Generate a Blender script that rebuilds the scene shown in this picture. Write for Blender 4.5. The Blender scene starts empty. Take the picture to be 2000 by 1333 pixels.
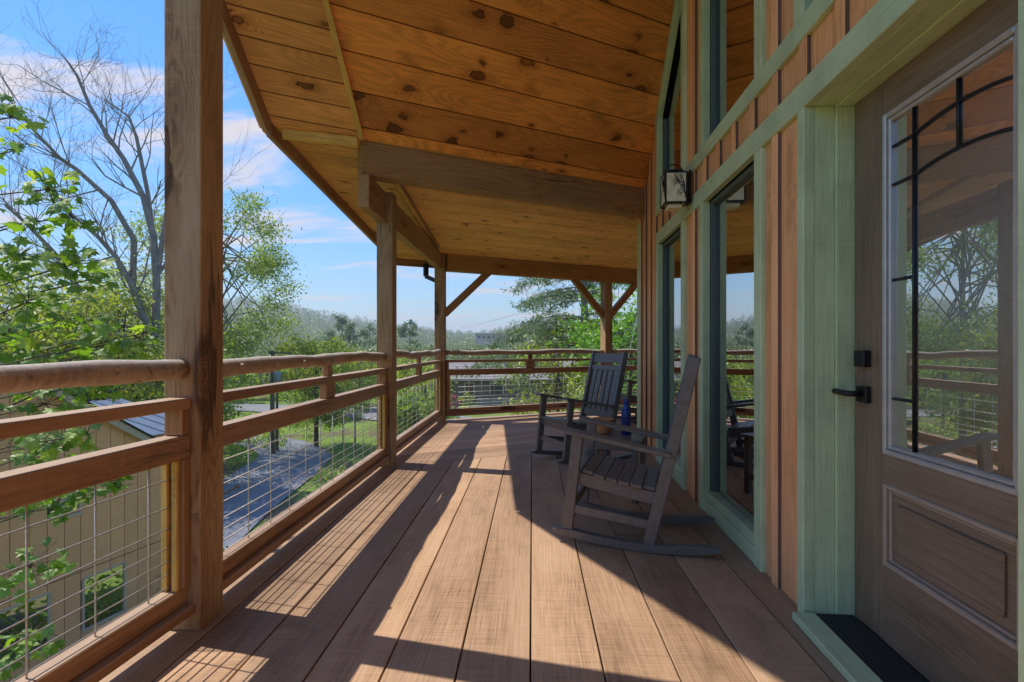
import bpy, bmesh, math, random
import numpy as np
from mathutils import Vector, Matrix
R = math.radians
random.seed(7); np.random.seed(7)
S = bpy.context.scene
COL = S.collection

# ---------------------------------------------------------------- camera
CAMZ = 1.12
cam = bpy.data.cameras.new('camera'); cam.lens = 18; cam.sensor_width = 36
cam.shift_y = 0.00525; cam.clip_start = 0.03; cam.clip_end = 9000
camo = bpy.data.objects.new('camera', cam); COL.objects.link(camo)
camo.location = (0, 0, CAMZ); camo.rotation_euler = (R(90), 0, 0)
S.camera = camo

# ---------------------------------------------------------------- light
SUN_EL = R(54.0)
SUN_DIR = Vector((-0.968, 0.250, 0)).normalized()      # horizontal direction towards the sun
w = bpy.data.worlds.new('World'); S.world = w; w.use_nodes = True
wt = w.node_tree; wt.nodes.clear()
def wn(t, **k):
    n = wt.nodes.new(t)
    for a, b in k.items(): setattr(n, a, b)
    return n
sky = wn('ShaderNodeTexSky', sky_type='NISHITA', sun_disc=False)
sky.sun_elevation = SUN_EL
sky.sun_rotation = math.atan2(SUN_DIR.x, SUN_DIR.y)
sky.altitude = 300; sky.air_density = 1.0; sky.dust_density = 0.1; sky.ozone_density = 3.0
hs = wn('ShaderNodeHueSaturation'); hs.inputs['Hue'].default_value = 0.502; hs.inputs['Saturation'].default_value = 1.3
wt.links.new(sky.outputs[0], hs.inputs['Color'])
tc = wn('ShaderNodeTexCoord'); sep = wn('ShaderNodeSeparateXYZ')
wt.links.new(tc.outputs['Generated'], sep.inputs[0])
def wm(op, a, b=None, c=None):
    n = wn('ShaderNodeMath', operation=op)
    for i, v in enumerate((a, b, c)):
        if v is None: continue
        if isinstance(v, (int, float)): n.inputs[i].default_value = v
        else: wt.links.new(v, n.inputs[i])
    return n.outputs[0]
zz = wm('ADD', wm('MAXIMUM', sep.outputs[2], 0.0), 0.10)
cx = wm('DIVIDE', sep.outputs[0], zz); cy = wm('DIVIDE', sep.outputs[1], zz)
cmb = wn('ShaderNodeCombineXYZ')
wt.links.new(wm('MULTIPLY', wm('ADD', cx, wm('MULTIPLY', cy, 0.35)), 0.42), cmb.inputs[0]); wt.links.new(wm('MULTIPLY', cy, 0.80), cmb.inputs[1])
cmb.inputs[2].default_value = 3.1
nz = wn('ShaderNodeTexNoise'); nz.inputs['Scale'].default_value = 2.1; nz.inputs['Detail'].default_value = 9
nz.inputs['Roughness'].default_value = 0.58; nz.inputs['Distortion'].default_value = 0.5
wt.links.new(cmb.outputs[0], nz.inputs['Vector'])
rmp = wn('ShaderNodeMapRange', interpolation_type='SMOOTHSTEP')
rmp.inputs['From Min'].default_value = 0.49; rmp.inputs['From Max'].default_value = 0.66
wt.links.new(nz.outputs['Fac'], rmp.inputs['Value'])
mxc = wn('ShaderNodeMix', data_type='RGBA')
wt.links.new(wm('MULTIPLY', rmp.outputs[0], 0.85), mxc.inputs[0])
wt.links.new(hs.outputs[0], mxc.inputs[6]); mxc.inputs[7].default_value = (6.2, 5.6, 5.5, 1)
lum = wn('ShaderNodeRGBToBW'); wt.links.new(mxc.outputs[2], lum.inputs[0])
soft = wm('DIVIDE', 0.86, wm('ADD', 1.0, wm('MULTIPLY', lum.outputs[0], 0.27)))      # soft shoulder: even, bright horizon without a glare band
scl = wn('ShaderNodeVectorMath', operation='SCALE'); wt.links.new(mxc.outputs[2], scl.inputs[0]); wt.links.new(soft, scl.inputs['Scale'])
bg = wn('ShaderNodeBackground'); bg.inputs['Strength'].default_value = 0.15
wt.links.new(scl.outputs[0], bg.inputs['Color'])
wo = wn('ShaderNodeOutputWorld'); wt.links.new(bg.outputs[0], wo.inputs['Surface'])

sun = bpy.data.lights.new('sun', 'SUN'); sun.energy = 2.0; sun.angle = R(0.5); sun.color = (1.0, 0.93, 0.82)
suno = bpy.data.objects.new('sun', sun); COL.objects.link(suno)
sd = Vector((SUN_DIR.x*math.cos(SUN_EL), SUN_DIR.y*math.cos(SUN_EL), math.sin(SUN_EL)))
suno.rotation_euler = sd.to_track_quat('Z', 'Y').to_euler()
suno.location = (-20, 5, 30)

vs = S.view_settings; vs.view_transform = 'Standard'; vs.look = 'None'; vs.gamma = 1; vs.exposure = 1.45
vs.use_curve_mapping = False
cy_ = S.cycles
cy_.max_bounces = 10; cy_.diffuse_bounces = 6; cy_.glossy_bounces = 4; cy_.transparent_max_bounces = 12
cy_.transmission_bounces = 4; cy_.sample_clamp_indirect = 8; cy_.caustics_reflective = False; cy_.caustics_refractive = False

# ---------------------------------------------------------------- helpers
WM = {}
def tagp(o, label=None, cat=None, group=None, kind=None):
    if label: o['label'] = label
    if cat: o['category'] = cat
    if group: o['group'] = group
    if kind: o['kind'] = kind
    return o
def link(o, M=None, parent=None):
    COL.objects.link(o)
    M = M or Matrix.Identity(4)
    WM[o.name] = M
    if parent is not None:
        o.parent = parent; o.matrix_parent_inverse = WM[parent.name].inverted()
    o.matrix_basis = M
    return o
def empty(name, loc, label=None, cat=None, group=None, kind=None, parent=None):
    o = bpy.data.objects.new(name, None); o.empty_display_size = 0.1
    link(o, Matrix.Translation(Vector(loc)), parent)
    return tagp(o, label, cat, group, kind)
def frame(origin, x, yhint):
    x = Vector(x).normalized(); yh = Vector(yhint)
    y = (yh - x*yh.dot(x)).normalized(); z = x.cross(y)
    M = Matrix((x, y, z)).transposed().to_4x4(); M.translation = Vector(origin)
    return M
def mobj(name, me, M=None, parent=None, mat=None):
    if mat is not None and len(me.materials) == 0: me.materials.append(mat)
    return link(bpy.data.objects.new(name, me), M, parent)
def bm_mesh(bm, name, smooth=False):
    me = bpy.data.meshes.new(name); bm.to_mesh(me); bm.free()
    if smooth: me.polygons.foreach_set('use_smooth', [True]*len(me.polygons))
    return me
def fast_mesh(name, V, F, smooth=False, attr=None):
    """V (n,3) array, F (m,k) array of equal sized faces"""
    V = np.asarray(V, dtype=np.float32); F = np.asarray(F, dtype=np.int32)
    me = bpy.data.meshes.new(name)
    me.vertices.add(len(V)); me.vertices.foreach_set('co', V.ravel())
    m, k = F.shape
    me.loops.add(m*k); me.loops.foreach_set('vertex_index', F.ravel())
    me.polygons.add(m); me.polygons.foreach_set('loop_start', np.arange(0, m*k, k, dtype=np.int32))
    if smooth: me.polygons.foreach_set('use_smooth', np.ones(m, dtype=bool))
    if attr is not None:
        a = me.attributes.new('rnd', 'FLOAT', 'FACE'); a.data.foreach_set('value', np.asarray(attr, dtype=np.float32))
    me.update(calc_edges=True); me.validate()
    return me
def box_bm(sx, sy, sz, bev=0.0, seg=1, center=(0, 0, 0)):
    bm = bmesh.new(); bmesh.ops.create_cube(bm, size=1)
    for v in bm.verts: v.co = Vector((v.co.x*sx, v.co.y*sy, v.co.z*sz)) + Vector(center)
    if bev > 0: bmesh.ops.bevel(bm, geom=bm.edges[:], offset=bev, segments=seg, affect='EDGES', profile=0.5)
    return bm
def bar(name, p0, p1, wid, hei, up, mat, parent=None, bev=0.004, seg=1):
    """timber from p0 to p1 (axis through the section centre); hei measured along up, wid across"""
    p0, p1 = Vector(p0), Vector(p1); d = p1 - p0; L = d.length
    x = d.normalized(); u = Vector(up); z = (u - x*u.dot(x)).normalized(); y = z.cross(x)
    M = Matrix((x, y, z)).transposed().to_4x4(); M.translation = (p0+p1)/2
    return mobj(name, bm_mesh(box_bm(L, wid, hei, bev, seg), name), M, parent, mat)
def clip(poly, nx, ny, c):
    """keep nx*x+ny*y<=c"""
    out = []
    for i in range(len(poly)):
        a, b = poly[i], poly[(i+1) % len(poly)]
        da, db = nx*a[0]+ny*a[1]-c, nx*b[0]+ny*b[1]-c
        if da <= 0: out.append(a)
        if da*db < 0:
            t = da/(da-db); out.append((a[0]+t*(b[0]-a[0]), a[1]+t*(b[1]-a[1])))
    return out
def plank(name, poly, M, t, mat, parent=None, bev=0.0025):
    """polygon in the frame's xy plane (counter-clockwise), thickness t along +z of the frame; recentred"""
    if len(poly) < 3: return None
    cx_ = sum(p[0] for p in poly)/len(poly); cy2 = sum(p[1] for p in poly)/len(poly)
    bm = bmesh.new()
    lo = [bm.verts.new((p[0]-cx_, p[1]-cy2, 0)) for p in poly]
    hi = [bm.verts.new((p[0]-cx_, p[1]-cy2, t)) for p in poly]
    n = len(poly)
    bm.faces.new(list(reversed(lo))); bm.faces.new(hi)
    for i in range(n): bm.faces.new((lo[i], lo[(i+1) % n], hi[(i+1) % n], hi[i]))
    bmesh.ops.recalc_face_normals(bm, faces=bm.faces[:])
    if bev: bmesh.ops.bevel(bm, geom=bm.edges[:], offset=bev, segments=1, affect='EDGES')
    return mobj(name, bm_mesh(bm, name), M @ Matrix.Translation((cx_, cy2, 0)), parent, mat)
def tubes(segs, sides=6):
    """segs: list of (p0,p1,r0,r1) -> V,F arrays"""
    n = len(segs)
    A = np.array([s[0] for s in segs], float); B = np.array([s[1] for s in segs], float)
    r0 = np.array([s[2] for s in segs]); r1 = np.array([s[3] for s in segs])
    d = B-A; d /= (np.linalg.norm(d, axis=1, keepdims=True)+1e-9)
    h = np.where(np.abs(d[:, 2:3]) > 0.9, np.array([[1., 0, 0]]), np.array([[0, 0, 1.]]))
    u = np.cross(d, h); u /= (np.linalg.norm(u, axis=1, keepdims=True)+1e-9); v = np.cross(d, u)
    ang = np.arange(sides)*2*np.pi/sides
    ca, sa = np.cos(ang)[None, :, None], np.sin(ang)[None, :, None]
    ring = u[:, None, :]*ca + v[:, None, :]*sa
    V = np.concatenate([A[:, None, :]+ring*r0[:, None, None], B[:, None, :]+ring*r1[:, None, None]], axis=1)
    i = np.arange(sides); j = (i+1) % sides
    f = np.stack([i, i+sides, j+sides, j], axis=1)
    F = (np.arange(n)*2*sides)[:, None, None] + f[None]
    return V.reshape(-1, 3), F.reshape(-1, 4)
def path_tube(pts, radii, sides=12, caps=True):
    """one continuous tube along pts"""
    bm = bmesh.new(); pts = [Vector(p) for p in pts]; rings = []
    prev = None
    for i, p in enumerate(pts):
        d = (pts[min(i+1, len(pts)-1)] - pts[max(i-1, 0)]).normalized()
        if prev is None:
            h = Vector((0, 0, 1)) if abs(d.z) < 0.9 else Vector((1, 0, 0)); u = d.cross(h).normalized()
        else: u = (prev - d*prev.dot(d)).normalized()
        prev = u; v = d.cross(u); r = radii[i] if hasattr(radii, '__len__') else radii
        rings.append([bm.verts.new(p + (u*math.cos(a)+v*math.sin(a))*r) for a in [2*math.pi*k/sides for k in range(sides)]])
    for a, b in zip(rings, rings[1:]):
        for k in range(sides): bm.faces.new((a[k], a[(k+1) % sides], b[(k+1) % sides], b[k]))
    if caps: bm.faces.new(list(reversed(rings[0]))); bm.faces.new(rings[-1])
    bmesh.ops.recalc_face_normals(bm, faces=bm.faces[:])
    return bm
def lathe(prof, sides=32):
    bm = bmesh.new(); rings = []
    for r, z in prof:
        rings.append([bm.verts.new((r*math.cos(2*math.pi*k/sides), r*math.sin(2*math.pi*k/sides), z)) for k in range(sides)])
    for a, b in zip(rings, rings[1:]):
        for k in range(sides): bm.faces.new((a[k], a[(k+1) % sides], b[(k+1) % sides], b[k]))
    bmesh.ops.recalc_face_normals(bm, faces=bm.faces[:])
    return bm

# ---------------------------------------------------------------- materials
class NT:
    def __init__(s, name):
        s.m = bpy.data.materials.new(name); s.m.use_nodes = True; s.t = s.m.node_tree; s.t.nodes.clear()
        s.out = s.t.nodes.new('ShaderNodeOutputMaterial')
    def n(s, typ, ins=None, **props):
        nd = s.t.nodes.new(typ)
        for k, v in props.items(): setattr(nd, k, v)
        for k, v in (ins or {}).items():
            if isinstance(v, bpy.types.NodeSocket): s.t.links.new(v, nd.inputs[k])
            else: nd.inputs[k].default_value = v
        return nd
    def math(s, op, a, b=0.0, c=0.0, clamp=False):
        return s.n('ShaderNodeMath', {0: a, 1: b, 2: c}, operation=op, use_clamp=clamp).outputs[0]
    def vmul(s, a, b): return s.n('ShaderNodeVectorMath', {0: a, 1: b}, operation='MULTIPLY').outputs[0]
    def vadd(s, a, b): return s.n('ShaderNodeVectorMath', {0: a, 1: b}, operation='ADD').outputs[0]
    def noise(s, vec, scale=1, detail=4, rough=0.55, dist=0.0):
        return s.n('ShaderNodeTexNoise', {'Vector': vec, 'Scale': scale, 'Detail': detail, 'Roughness': rough, 'Distortion': dist}).outputs['Fac']
    def smooth(s, v, a, b, lo=0.0, hi=1.0):
        return s.n('ShaderNodeMapRange', {'Value': v, 'From Min': a, 'From Max': b, 'To Min': lo, 'To Max': hi}, interpolation_type='SMOOTHSTEP').outputs[0]
    def lin(s, v, a, b, lo=0.0, hi=1.0):
        return s.n('ShaderNodeMapRange', {'Value': v, 'From Min': a, 'From Max': b, 'To Min': lo, 'To Max': hi}).outputs[0]
    def mix(s, f, a, b, blend='MIX'):
        nd = s.n('ShaderNodeMix', data_type='RGBA', blend_type=blend)
        for i, v in ((0, f), (6, a), (7, b)):
            if isinstance(v, bpy.types.NodeSocket): s.t.links.new(v, nd.inputs[i])
            else: nd.inputs[i].default_value = v if i == 0 else (v[0], v[1], v[2], 1)
        return nd.outputs[2]
    def ramp(s, f, stops):
        nd = s.n('ShaderNodeValToRGB', {0: f}); cr = nd.color_ramp
        while len(cr.elements) < len(stops): cr.elements.new(0.5)
        for e, (p, c) in zip(cr.elements, stops): e.position = p; e.color = (c[0], c[1], c[2], 1)
        return nd.outputs[0]
    def scale(s, col, f):      # colour times scalar
        return s.n('ShaderNodeVectorMath', {0: col, 'Scale': f}, operation='SCALE').outputs[0]
    def obj(s): return s.n('ShaderNodeTexCoord').outputs['Object']
    def rnd(s): return s.n('ShaderNodeObjectInfo').outputs['Random']
    def geo(s): return s.n('ShaderNodeNewGeometry').outputs['Position']
    def bump(s, h, strength=0.3, dist=0.01):
        return s.n('ShaderNodeBump', {'Height': h, 'Strength': strength, 'Distance': dist}).outputs[0]
    def pbsdf(s, col, rough=0.6, normal=None, metal=0.0, spec=0.5, **k):
        ins = {'Base Color': col if isinstance(col, bpy.types.NodeSocket) else (col[0], col[1], col[2], 1), 'Roughness': rough, 'Metallic': metal, 'Specular IOR Level': spec}
        if normal is not None: ins['Normal'] = normal
        ins.update(k)
        b = s.n('ShaderNodeBsdfPrincipled', ins); s.t.links.new(b.outputs[0], s.out.inputs[0]); return b
def sc(c, f): return tuple(x*f for x in c)

def wood(name, base, rough=0.6, knots=1.0, kscale=(1.7, 3.2, 3.2), grain=1.0, vary=0.35, saw=0.0, weather=0.0, wcol=(0.25, 0.21, 0.17), bump=0.35, spec=0.35, patch=0.3, rings=0.22, fineamt=0.45, ksize=(0.05, 0.10), k2d=False, checks=0.0, top_light=None):
    n = NT(name); P0 = n.obj(); r = n.rnd()
    off = n.n('ShaderNodeCombineXYZ', {0: n.math('MULTIPLY', r, 91.0), 1: n.math('MULTIPLY', r, 53.0), 2: n.math('MULTIPLY', r, 37.0)}).outputs[0]
    P = n.vadd(P0, off)
    wv = n.noise(n.vmul(P, (1.3, 5, 5)), 1, 2)
    wob = n.n('ShaderNodeTexNoise', {'Vector': n.vmul(P, (7, 13, 13)), 'Scale': 1.0, 'Detail': 4.0}).outputs['Color']
    Pk = n.vadd(n.vmul(P, kscale), n.n('ShaderNodeVectorMath', {0: wob, 'Scale': 0.42}, operation='SCALE').outputs[0])
    vor = n.n('ShaderNodeTexVoronoi', {'Vector': Pk, 'Scale': 1.0, 'Randomness': 1.0}, voronoi_dimensions='2D' if k2d else '3D')
    kd = vor.outputs['Distance']
    ks = n.n('ShaderNodeSeparateColor', {0: vor.outputs['Color']})
    on = n.math('GREATER_THAN', ks.outputs[0], 1.0-0.55*knots)
    size = n.math('MULTIPLY_ADD', ks.outputs[1], ksize[1], ksize[0])
    kq = n.math('DIVIDE', kd, size)
    kn = n.math('MULTIPLY', n.math('SUBTRACT', 1.0, n.smooth(kq, 0.86, 1.0)), on)
    kring = n.math('MULTIPLY', n.math('MULTIPLY', n.smooth(kq, 0.66, 0.9), n.math('SUBTRACT', 1.0, n.smooth(kq, 0.98, 1.25))), on)
    halo = n.math('MULTIPLY', n.math('SUBTRACT', 1.0, n.smooth(n.math('DIVIDE', kd, size), 0.7, 4.2)), on)
    ring0 = n.noise(n.vmul(P, (0.55, 5.5, 5.5)), 1, 1.5, 0.4)
    ring = n.math('SINE', n.math('MULTIPLY', n.math('MULTIPLY_ADD', halo, 0.20, n.math('MULTIPLY_ADD', wv, 0.10, ring0)), 95.0*grain))
    ring = n.math('MULTIPLY_ADD', ring, 0.5, 0.5)
    fine = n.noise(n.vmul(P, (3.2, 130, 130)), 1, 3, 0.7)
    broad = n.noise(n.vmul(P, (0.9, 3.0, 3.0)), 1, 4, 0.6)
    f = n.math('ADD', n.math('MULTIPLY_ADD', n.math('SUBTRACT', ring, 0.5), n.math('MULTIPLY_ADD', halo, 0.20, rings), 0.11), n.math('ADD', n.math('MULTIPLY_ADD', fine, fineamt, 0.225-fineamt*0.5), n.math('MULTIPLY', broad, 0.42)))
    if saw:
        sm = n.noise(n.vmul(P, (190, 5, 5)), 1, 2, 0.6); f = n.math('MULTIPLY_ADD', n.math('SUBTRACT', sm, 0.5), saw, f)
    col = n.ramp(f, [(0.30, sc(base, 0.48)), (0.52, base), (0.74, (base[0]*1.38, base[1]*1.42, base[2]*1.5))])
    if patch:
        pt = n.smooth(n.noise(n.vmul(P, (2.3, 4.5, 4.5)), 1, 3, 0.6), 0.56, 0.78)
        col = n.mix(n.math('MULTIPLY', pt, patch), col, sc(base, 0.40))
    if weather:
        ww = n.smooth(n.math('MULTIPLY_ADD', fine, 0.35, broad), 0.50, 0.85)
        col = n.mix(n.math('MULTIPLY', ww, weather), col, wcol)
    col = n.mix(n.math('MULTIPLY', n.math('MULTIPLY', halo, halo), 0.62), col, (base[0]*0.55, base[1]*0.42, base[2]*0.35))
    kr = n.math('MULTIPLY_ADD', n.math('SINE', n.math('MULTIPLY', kd, 190.0)), 0.3, 0.7)
    kcol = n.scale(n.mix(n.math('GREATER_THAN', ks.outputs[2], 0.6), (base[0]*0.30, base[1]*0.24, base[2]*0.22), (base[0]*0.62, base[1]*0.5, base[2]*0.42)), kr)
    col = n.mix(n.math('MULTIPLY', kn, 0.9), col, kcol)
    if checks:
        cn = n.math('ABSOLUTE', n.math('SUBTRACT', n.noise(n.vmul(P, (0.55, 17, 17)), 1, 2, 0.5), 0.5))
        cm = n.math('MULTIPLY', n.math('SUBTRACT', 1.0, n.smooth(cn, 0.004, 0.016)), n.smooth(n.noise(n.vmul(P, (0.9, 4, 4)), 1, 2), 0.50, 0.60))
        col = n.mix(n.math('MULTIPLY', cm, checks), col, sc(base, 0.13))
    col = n.mix(n.math('MULTIPLY', kring, n.math('MULTIPLY_ADD', ks.outputs[1], 0.6, 0.35)), col, (base[0]*0.14, base[1]*0.11, base[2]*0.10))
    r2 = n.math('FRACT', n.math('MULTIPLY', r, 7.31))
    col = n.scale(col, n.math('MULTIPLY_ADD', r2, vary, 1.0-vary*0.5))
    r3 = n.math('FRACT', n.math('MULTIPLY', r, 23.7))
    col = n.mix(n.math('MULTIPLY', r3, 0.25), col, n.mix(1.0, col, (1.0, 0.92, 0.84), 'MULTIPLY'))
    if top_light:      # sunlight put into the colour: upward faces paler
        nz_ = n.n('ShaderNodeSeparateXYZ', {0: n.n('ShaderNodeNewGeometry').outputs['Normal']}).outputs[2]
        col = n.mix(n.math('MULTIPLY', n.smooth(nz_, 0.3, 0.9), n.lin(broad, 0.3, 0.7, 0.45, 0.9)), col, n.mix(fine, sc(top_light, 0.7), sc(top_light, 1.25)))
    h = n.math('ADD', n.math('MULTIPLY', fine, 0.6), n.math('MULTIPLY', ring, 0.2))
    if saw: h = n.math('MULTIPLY_ADD', sm, 0.8, h)
    n.pbsdf(col, n.math('MULTIPLY_ADD', fine, 0.2, rough-0.1), n.bump(h, bump, 0.003), spec=spec)
    return n.m
def paint(name, base, rough=0.55, vary=0.12, grain=0.6, spec=0.4):
    n = NT(name); P0 = n.obj(); r = n.rnd()
    P = n.vadd(P0, n.n('ShaderNodeCombineXYZ', {0: n.math('MULTIPLY', r, 41.0), 1: n.math('MULTIPLY', r, 13.0)}).outputs[0])
    fine = n.noise(n.vmul(P, (5, 120, 120)), 1, 3, 0.7); saw = n.noise(n.vmul(P, (130, 4, 4)), 1, 2, 0.6)
    broad = n.noise(P, 3.0, 5, 0.6)
    f = n.math('ADD', n.math('MULTIPLY', fine, 0.35), n.math('ADD', n.math('MULTIPLY_ADD', saw, 0.11, 0.045), n.math('MULTIPLY', broad, 0.45)))
    col = n.ramp(f, [(0.32, sc(base, 1-vary*2.2)), (0.52, base), (0.72, sc(base, 1+vary*1.4))])
    ch = n.smooth(n.noise(n.vmul(P, (14, 40, 40)), 1, 4, 0.7), 0.70, 0.78)
    col = n.mix(n.math('MULTIPLY', ch, 0.35), col, sc(base, 0.45))
    col = n.scale(col, n.math('MULTIPLY_ADD', r, 0.12, 0.94))
    n.pbsdf(col, rough, n.bump(n.math('ADD', fine, saw), 0.25*grain, 0.003), spec=spec)
    return n.m
def plain(name, base, rough=0.5, metal=0.0, vary=0.1, nscale=8.0, spec=0.5, bump=0.0):
    n = NT(name); P = n.obj(); f = n.noise(P, nscale, 5, 0.6)
    col = n.ramp(f, [(0.3, sc(base, 1-vary)), (0.7, sc(base, 1+vary))])
    n.pbsdf(col, n.math('MULTIPLY_ADD', f, 0.15, rough-0.07), n.bump(f, bump, 0.004) if bump else None, metal, spec)
    return n.m
def leafmat(name, a, b, c=None, trans=0.45, rough=0.5, vein=False):
    n = NT(name)
    at = n.n('ShaderNodeAttribute', attribute_name='rnd').outputs['Fac']
    r = n.rnd(); v = n.math('FRACT', n.math('ADD', at, n.math('MULTIPLY', r, 0.999)))
    cl = n.noise(n.geo(), 0.55, 3, 0.6)
    col = n.ramp(n.math('MULTIPLY_ADD', cl, 0.55, n.math('MULTIPLY', v, 0.5)), [(0.15, a), (0.55, b), (0.9, c or b)])
    d = n.n('ShaderNodeBsdfDiffuse', {'Color': col}); t = n.n('ShaderNodeBsdfTranslucent', {'Color': n.mix(1.0, col, (1.25, 1.35, 0.55), 'MULTIPLY')})
    m1 = n.n('ShaderNodeMixShader', {0: trans, 1: d.outputs[0], 2: t.outputs[0]})
    g = n.n('ShaderNodeBsdfGlossy', {'Color': (1, 1, 1, 1), 'Roughness': rough})
    m2 = n.n('ShaderNodeMixShader', {0: 0.05, 1: m1.outputs[0], 2: g.outputs[0]})
    n.t.links.new(m2.outputs[0], n.out.inputs[0]); return n.m

M_ceil = wood('stained_ceiling_pine', (0.74, 0.285, 0.062), 0.5, knots=1.15, kscale=(2.4, 3.9, 3.9), vary=0.42, grain=1.5, patch=0.8, bump=0.2, rings=0.12, fineamt=0.5, ksize=(0.035, 0.125), k2d=True)
M_soff = wood('stained_soffit_pine', (0.68, 0.31, 0.10), 0.55, knots=0.9, kscale=(2.4, 5, 5), vary=0.3, patch=0.4, rings=0.10, grain=1.4, ksize=(0.025, 0.09), k2d=True)
M_fceil = wood('light_ceiling_pine', (0.82, 0.45, 0.15), 0.55, knots=0.9, kscale=(2.2, 4.5, 4.5), vary=0.25, patch=0.35, rings=0.10, grain=1.4, ksize=(0.02, 0.07), k2d=True)
M_deck = wood('rough_sawn_deck_board', (0.375, 0.228, 0.130), 0.66, knots=0.0, kscale=(0.8, 3.0, 3.0), vary=0.48, saw=0.60, weather=0.7, wcol=(0.50, 0.33, 0.205), bump=0.8, patch=0.65, spec=0.45, rings=0.05, fineamt=0.5, grain=1.2, k2d=True, ksize=(0.04, 0.09))
M_post = wood('weathered_post_timber', (0.37, 0.215, 0.100), 0.7, knots=1.1, kscale=(1.1, 4, 4), vary=0.12, saw=0.35, weather=0.9, wcol=(0.40, 0.295, 0.185), bump=0.8, rings=0.16, fineamt=0.55, ksize=(0.12, 0.2), checks=0.85)
M_beam = wood('brown_beam_timber', (0.37, 0.195, 0.075), 0.65, knots=0.8, kscale=(1.1, 4, 4), vary=0.2, saw=0.25, weather=0.4, wcol=(0.33, 0.235, 0.135), bump=0.6, rings=0.14, fineamt=0.55, checks=0.7)
M_rail = wood('red_brown_rail_timber', (0.29, 0.138, 0.054), 0.5, knots=0.8, kscale=(1.2, 5, 5), vary=0.2, saw=0.2, weather=0.35, wcol=(0.42, 0.29, 0.19), bump=0.4, rings=0.12, spec=0.55, fineamt=0.5, checks=0.5, top_light=(0.50, 0.365, 0.25))
M_strip = wood('yellow_trim_strip', (0.66, 0.41, 0.115), 0.55, knots=0.3, vary=0.15, patch=0.15, rings=0.1)
M_sid = wood('orange_cedar_siding', (0.82, 0.37, 0.145), 0.65, knots=0.25, kscale=(0.8, 4, 4), vary=0.36, saw=0.2, weather=0.4, wcol=(0.80, 0.48, 0.27), bump=0.5, patch=0.25, rings=0.06, fineamt=0.6, grain=1.3)
M_green = paint('sage_green_paint', (0.56, 0.66, 0.385), vary=0.16)
M_door = wood('grey_brown_door_stain', (0.205, 0.142, 0.094), 0.42, knots=0.0, vary=0.0, grain=1.6, patch=0.2, bump=0.35, spec=0.5, rings=0.06, fineamt=0.6)
M_doormould = plain('door_glass_moulding', (0.50, 0.465, 0.43), 0.32, 0.3, 0.1, 20)
M_chair = plain('slate_grey_lumber', (0.132, 0.115, 0.106), 0.38, 0, 0.22, 30, bump=0.15)
M_black = plain('black_metal', (0.012, 0.012, 0.014), 0.4, 0.4, 0.1)
M_wire = plain('galvanised_wire', (0.62, 0.59, 0.55), 0.45, 0.5, 0.2, 60)
M_lead = plain('dark_caming', (0.03, 0.032, 0.04), 0.35, 0.7, 0.1)
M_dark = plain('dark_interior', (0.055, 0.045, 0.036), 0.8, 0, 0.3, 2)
M_terra = plain('terracotta_clay', (0.50, 0.22, 0.09), 0.7, 0, 0.2, 25)
M_blue = plain('blue_enamel', (0.012, 0.028, 0.17), 0.28, 0.2, 0.05)
M_cream = plain('cream_mica_glass', (0.80, 0.72, 0.48), 0.35, 0, 0.14, 30)
M_drip = plain('grey_drip_edge', (0.20, 0.19, 0.18), 0.5, 0.5, 0.1)
M_gutter = plain('black_gutter_metal', (0.02, 0.022, 0.026), 0.35, 0.3, 0.1)
M_roof = plain('dark_shingles', (0.06, 0.055, 0.05), 0.9, 0, 0.3, 10)
M_mat = plain('dark_threshold', (0.02, 0.022, 0.022), 0.8, 0, 0.4, 90, bump=0.5)

def barkmat(name, base, hi, s=12):
    n = NT(name); P = n.obj()
    a = n.noise(n.vmul(P, (1, 1, 0.35)), s, 6, 0.65); b = n.noise(P, s*5, 4, 0.7)
    col = n.ramp(n.math('MULTIPLY_ADD', b, 0.35, n.math('MULTIPLY', a, 0.65)), [(0.3, sc(base, 0.55)), (0.5, base), (0.72, hi)])
    n.pbsdf(col, 0.85, n.bump(n.math('ADD', a, b), 0.6, 0.01), spec=0.2); return n.m
M_bark = barkmat('grey_bark', (0.26, 0.23, 0.205), (0.42, 0.39, 0.36), 5)
M_bark2 = barkmat('brown_bark', (0.11, 0.085, 0.065), (0.2, 0.17, 0.14), 5)
def logmat():
    n = NT('peeled_log_bark'); P = n.obj(); r = n.rnd()
    P = n.vadd(P, n.n('ShaderNodeCombineXYZ', {0: n.math('MULTIPLY', r, 51.0)}).outputs[0])
    a = n.noise(n.vmul(P, (3, 14, 14)), 1, 5, 0.6); b = n.noise(n.vmul(P, (55, 22, 22)), 1, 4, 0.7); s = n.smooth(n.noise(n.vmul(P, (22, 26, 26)), 1, 2, 0.5), 0.62, 0.72)
    col = n.ramp(n.math('MULTIPLY_ADD', b, 0.5, n.math('MULTIPLY', a, 0.5)), [(0.3, (0.20, 0.135, 0.095)), (0.5, (0.38, 0.275, 0.195)), (0.7, (0.54, 0.42, 0.31))])
    col = n.mix(n.math('MULTIPLY', s, 0.75), col, (0.07, 0.04, 0.03))
    nz_ = n.n('ShaderNodeSeparateXYZ', {0: n.n('ShaderNodeNewGeometry').outputs['Normal']}).outputs[2]
    col = n.mix(n.math('MULTIPLY', n.smooth(nz_, 0.15, 0.75), 0.8), col, n.mix(b, (0.38, 0.35, 0.33), (0.74, 0.69, 0.64)))  # weathered grey top, lightened to stand in for sunlight
    n.pbsdf(col, 0.7, n.bump(n.math('ADD', a, b), 0.5, 0.006), spec=0.25); return n.m
M_log = logmat()
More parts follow.
